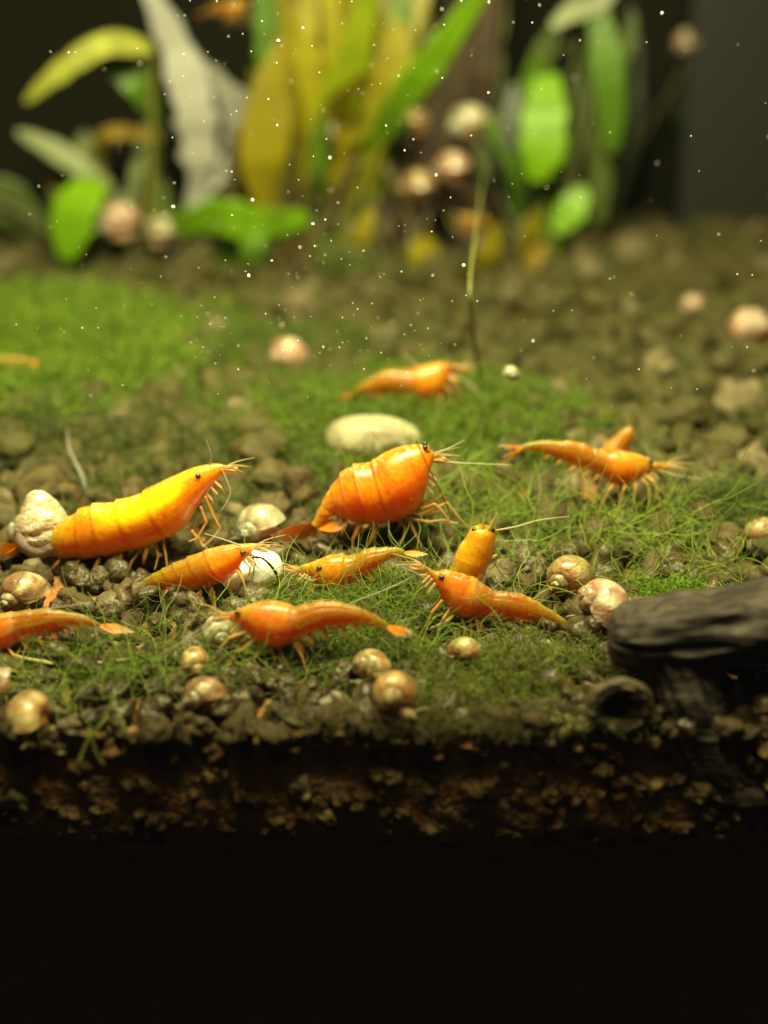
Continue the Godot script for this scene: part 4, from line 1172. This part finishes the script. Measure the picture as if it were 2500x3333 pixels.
# ---------------------------------------------------------------- the scene
func _ready() -> void:
	rng.seed = 20240
	wob.seed = 7
	wob.noise_type = FastNoiseLite.TYPE_SIMPLEX_SMOOTH
	wob.frequency = 0.5
	wob.fractal_octaves = 3
	var cam := Camera3D.new()
	cam.name = "camera"
	add_child(cam)
	cam.position = Vector3(0, 98.8, 176.9) * MM
	cam.rotation_degrees = Vector3(-20, 0, 0)
	cam.fov = 40.0
	var optics := CameraAttributesPhysical.new()
	optics.frustum_focal_length = 12.0 / tan(deg_to_rad(20.0))
	optics.frustum_focus_distance = 0.223
	optics.frustum_near = 0.01
	optics.frustum_far = 5.0
	optics.exposure_aperture = 4.1
	cam.attributes = optics
	cam.near = 0.01
	cam.far = 5.0
	var env := Environment.new()
	env.background_mode = Environment.BG_COLOR
	env.background_color = Color(0.012, 0.012, 0.01).linear_to_srgb()
	env.tonemap_mode = Environment.TONE_MAPPER_LINEAR
	env.tonemap_exposure = 1.0
	env.sdfgi_enabled = true
	env.ssao_enabled = true
	env.ssil_enabled = true
	var around := WorldEnvironment.new()
	around.name = "surroundings"
	around.environment = env
	add_child(around)
	var lamp := AreaLight3D.new()  # the lamp on the tank's rim, above the picture
	lamp.name = "lamp_light"
	lamp.area_size = Vector2(0.16, 0.07)
	lamp.light_color = Color(1.0, 0.97, 0.72)
	lamp.light_energy = 0.28
	lamp.shadow_enabled = true
	add_child(lamp)
	lamp.position = Vector3(-10, 230, 8) * MM
	lamp.rotation_degrees = Vector3(-90, 0, 0)

	materials()
	# the lamp itself: a flat housing with a milky diffuser, the light just below it
	var fitting := thing("aquarium_lamp", "slim lamp with a milky diffuser over the front rim of the tank", "lamp", Vector3(-10, 232, 8))
	var lid := BoxMesh.new()
	lid.size = Vector3(230, 8, 84) * MM
	part_mesh("housing", lid, mats.plastic, fitting).position = Vector3(0, 6, 0) * MM
	var milky := BoxMesh.new()
	milky.size = Vector3(160, 1, 70) * MM
	part_mesh("diffuser", milky, mats.lamp_glow, fitting).position = Vector3(0, 1, 0) * MM
	mats["tuft_0"] = tuft_mesh(12, 7.0, 0.085, 0.5, 11)
	mats["tuft_1"] = tuft_mesh(5, 17.0, 0.085, 0.3, 12)
	mats["tuft_2"] = tuft_mesh(20, 4.0, 0.09, 0.55, 13)

	build_soil()
	var wall := Shape.new()
	for z in [-240.0]:
		wall.skin([PackedVector3Array([Vector3(-170, -76, z), Vector3(170, -76, z), Vector3(170, -76, z - 4), Vector3(-170, -76, z - 4)]), PackedVector3Array([Vector3(-170, 170, z), Vector3(170, 170, z), Vector3(170, 170, z - 4), Vector3(-170, 170, z - 4)])], [PackedColorArray(plain(Color(0.014, 0.0145, 0.01), 4)), PackedColorArray(plain(Color(0.014, 0.0145, 0.01), 4))])
	tag(part("back_wall", wall, mats.wall, self), "dark olive back wall of the aquarium", "back wall", "", "structure")
	var pane := BoxMesh.new()
	pane.size = Vector3(340, 250, 4) * MM
	var glass := part_mesh("glass_pane", pane, mats.glass, self)
	glass.position = Vector3(0, 50, 2.4) * MM
	tag(glass, "clear front glass pane of the aquarium with dark soil behind its foot", "glass pane")

	build_wood()
	build_plants()
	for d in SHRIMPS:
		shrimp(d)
	for d in SNAILS:
		snail(d)
	pebble("pebble", "flat oval tan pebble with a bright upper rim behind the plump shrimp", Vector3(-1.9, 21.2, -75.5), Vector3(9.2, 4.7, 5.6), Vector3(-0.3, 0, -0.06), Color(0.34, 0.31, 0.18), Color(0.2, 0.18, 0.1))
	pebble("pebble", "smooth bright white pebble under the head of the amber shrimp", Vector3(-23.5, 10.2, -36.5), Vector3(7.6, 3.2, 4.4), Vector3(0.5, 0, 0.4), Color(0.9, 0.9, 0.78), Color(0.88, 0.86, 0.7), 0.85)
	details()


func details() -> void:
	var green := Color(0.15, 0.24, 0.025)
	var wisp := Color(0.2, 0.32, 0.035)
	var fresh := Color(0.14, 0.26, 0.012)
	algae("long loose hair algae behind the golden upright shrimp", [20, -52], [20, 14], 110, 1.0, 1.0, wisp, 5.0, 1)
	algae("sparse long hair algae over gravel toward the driftwood", [44, -43], [20, 14], 120, 1.0, 1.0, wisp, 4.0, 1)
	algae("tangled dark green hair algae under the small amber shrimp", [-2, -29], [17, 8], 330, 0.85, 1.0, green, 2.0, 0)
	algae("long trailing hair algae around the yellowish stem in the front corner", [-38, -11.5], [24, 4.5], 90, 1.0, 1.0, wisp, 2.5, 1)
	algae("hair algae and moss below the saddle-banded shrimp", [-8, -19], [16, 7], 170, 0.8, 1.0, green, 1.5, 0)
	algae("yellow-green moss mound in front of the red-orange shrimp", [16, -14], [15, 7], 300, 0.85, 0.9, Color(0.15, 0.2, 0.02), 2.5, 2)
	algae("bright green moss on the gravel beside the pearl snail", [47, -31], [9, 5], 260, 0.8, 0.7, fresh, 2.0, 2)
	algae("large soft mass of bright green algae at the picture edge, far back", [-78, -124], [42, 36], 1900, 1.7, 0.6, Color(0.15, 0.27, 0.012), 8.0, 2)
	algae("broad soft lawn of bright green algae around the oval pebble", [5, -88], [34, 20], 1900, 1.3, 0.8, Color(0.12, 0.21, 0.012), 4.0, 2)
	algae("dull green algae strip in front of the driftwood trunk", [-28, -126], [30, 12], 420, 1.3, 0.7, Color(0.1, 0.16, 0.018), 4.0, 2)
	algae("rounded dark green algae mound at the edge above the driftwood", [62, -54], [11, 7], 240, 0.9, 0.8, Color(0.1, 0.15, 0.025), 5.0, 0)
	algae("thin green algae film over gravel behind the big yellow shrimp", [-45, -82], [55, 34], 1300, 1.0, 0.95, Color(0.085, 0.12, 0.018), 1.0, 2)
	algae("dusting of short dark algae over the gravel toward the dark wall", [45, -100], [60, 60], 700, 0.9, 0.95, Color(0.07, 0.085, 0.02), 0.4, 2)
	algae("thin wisps of hair algae between the front gravel grains", [0, -18], [58, 14], 260, 0.8, 0.95, Color(0.1, 0.13, 0.02), 0.8, 0)
	algae("long fine threads of green algae tangled about the nearest shrimps", [-2, -26], [26, 13], 120, 0.9, 1.0, wisp, 4.0, 1)
	# the bank of biofilm along the glass, olive above and rust below
	var mat := Shape.new()
	for i in 34:
		var x := -20.0 + 1.7 * i + rng.randf_range(-0.8, 0.8)
		var y := rng.randf_range(-3.6, 0.8)
		var rust := Color(0.24, 0.075, 0.01)
		var olive := Color(0.14, 0.12, 0.018)
		var c := olive.lerp(rust, smoothstep(0.4, -2.0, y + rng.randf_range(-0.6, 0.6)))
		lump(mat, Vector3(x, y, -4.3 + rng.randf_range(-0.8, 0.6)), Vector3(rng.randf_range(1.8, 3.4), rng.randf_range(1.0, 2.0), 2.4), c, c * 0.55, 0.6, Vector3(i * 3.0, 0, 0))
	tag(part("algae_mat", mat, mats.mud, self), "olive and rust coloured algae mat on the lip of soil at the glass", "algae", "", "stuff")
	algae("ragged olive algae fringe on the soil lip along the front glass", [10, -3.5], [28, 2.5], 420, 0.55, 0.8, Color(0.1, 0.1, 0.015), 0.6, 2)
	# hollow stump of a root pressed against the glass
	var root := thing("hollow_root", "short hollow brown root end with a black round hole facing the glass", "root", Vector3(33.6, 4.0, -2.3))
	var ring := Shape.new()
	limb(ring, vv(RING), [1.3, 1.2, 1.1, 1.2, 1.3, 1.2, 1.3], Color(0.06, 0.045, 0.02), Color(0.12, 0.085, 0.03), 51.0)
	part("rim", ring, mats.wood, root)
	var hole := Shape.new()
	hole.ball(Vector3(0, 0, -2.0), Basis().scaled(Vector3(3.0, 2.7, 1.6)), flat(Color(0.006, 0.005, 0.003)), wob, 0.15)
	part("hollow", hole, mats.mud, root)
	# stems and threads
	strand("plant_stem", "thin green stem rising from the algae between shrimp and gravel", "stem", STEM, [0.5, 0.36, 0.32, 0.3, 0.25], Color(0.16, 0.18, 0.05))
	strand("plant_stem", "pale yellowish fallen stem among hair algae in the front corner", "stem", TWIG, [0.3, 0.36, 0.3], Color(0.42, 0.38, 0.14))
	strand("thread", "short curved black thread across the bright white pebble", "thread", BLACK, [0.08, 0.16, 0.16, 0.2, 0.3], Color(0.012, 0.012, 0.008))
	strand("thread", "fine brown thread hanging over the plump opaque shrimp", "thread", BROWN, [0.07, 0.09, 0.08], Color(0.14, 0.08, 0.02))
	strand("thread", "pale curved thread beside the foam-bright golden snail", "thread", LOOP, [0.16, 0.22, 0.2, 0.2, 0.2], Color(0.3, 0.2, 0.07))
	strand("thread", "whitish blurred filament trailing up behind the upright snail", "thread", VEIL, [0.3, 0.35, 0.25, 0.1], Color(0.4, 0.4, 0.38, 0.35), "shrimp_limb")
	# shrimps far back among the plants
	var far: Dictionary = SHRIMPS[10].duplicate()
	far.erase("ants")
	far.n = "tiny blurred orange shrimp swimming between limp leaf and yellow leaves"
	far.at = [-35.5, 92.8, -185.0]
	shrimp(far).scale = Vector3.ONE * 0.5
	far = SHRIMPS[10].duplicate()
	far.erase("ants")
	far.n = "dark orange shrimp dim in the shade under the driftwood branch"
	far.at = [21.0, 42.5, -182.0]
	var f := shrimp(far)
	f.scale = Vector3.ONE * 0.45
	f.rotation_degrees.y = 180.0
	# air bubbles and drifting specks in the water
	var ball := Shape.new()
	ball.ball(Vector3.ZERO, Basis(), flat(Color(0.75, 0.75, 0.7)), wob, 0.25, 7, 9)
	var bubble_mesh := ball.mesh()
	var where := []
	var tints := PackedColorArray()
	for i in 420:
		var y := lerpf(40.0, 101.0, pow(rng.randf(), 1.3))
		var x := rng.randfn(-16.0, 18.0) if rng.randf() < 0.6 else rng.randf_range(-60.0, 60.0)
		var p := Vector3(x, y, -66.0 + 0.364 * (98.8 - y) + rng.randfn() * (9.0 if rng.randf() < 0.6 else 34.0))
		var r := 0.05 + 0.07 * pow(rng.randf(), 2.0)
		if i < 60:
			var o := part_mesh("air_bubble", bubble_mesh, mats.bubble, self)
			r = 0.09 + 0.2 * pow(rng.randf(), 2.5)
			o.transform = place(p, Basis().scaled(Vector3(r, r * rng.randf_range(0.9, 1.5), r)))
			tag(o, "tiny white air bubble hanging in the open water", "bubble", "tiny air bubbles drifting in the water")
		else:
			where.append(place(p, turned().scaled(Vector3.ONE * r)))
			tints.append(Color.WHITE)
	tag(scatter("drifting_specks", bubble_mesh, mats.bubble, where, tints, self), "fine pale specks drifting in the water over the soil", "specks", "", "stuff")
	# the box in the back corner
	var box := BoxMesh.new()
	box.size = Vector3(90, 140, 14) * MM
	var filter := part_mesh("filter_box", box, mats.plastic, self)
	filter.position = Vector3(128, 90, -232) * MM
	tag(filter, "dark grey filter box standing in the back corner", "filter box")
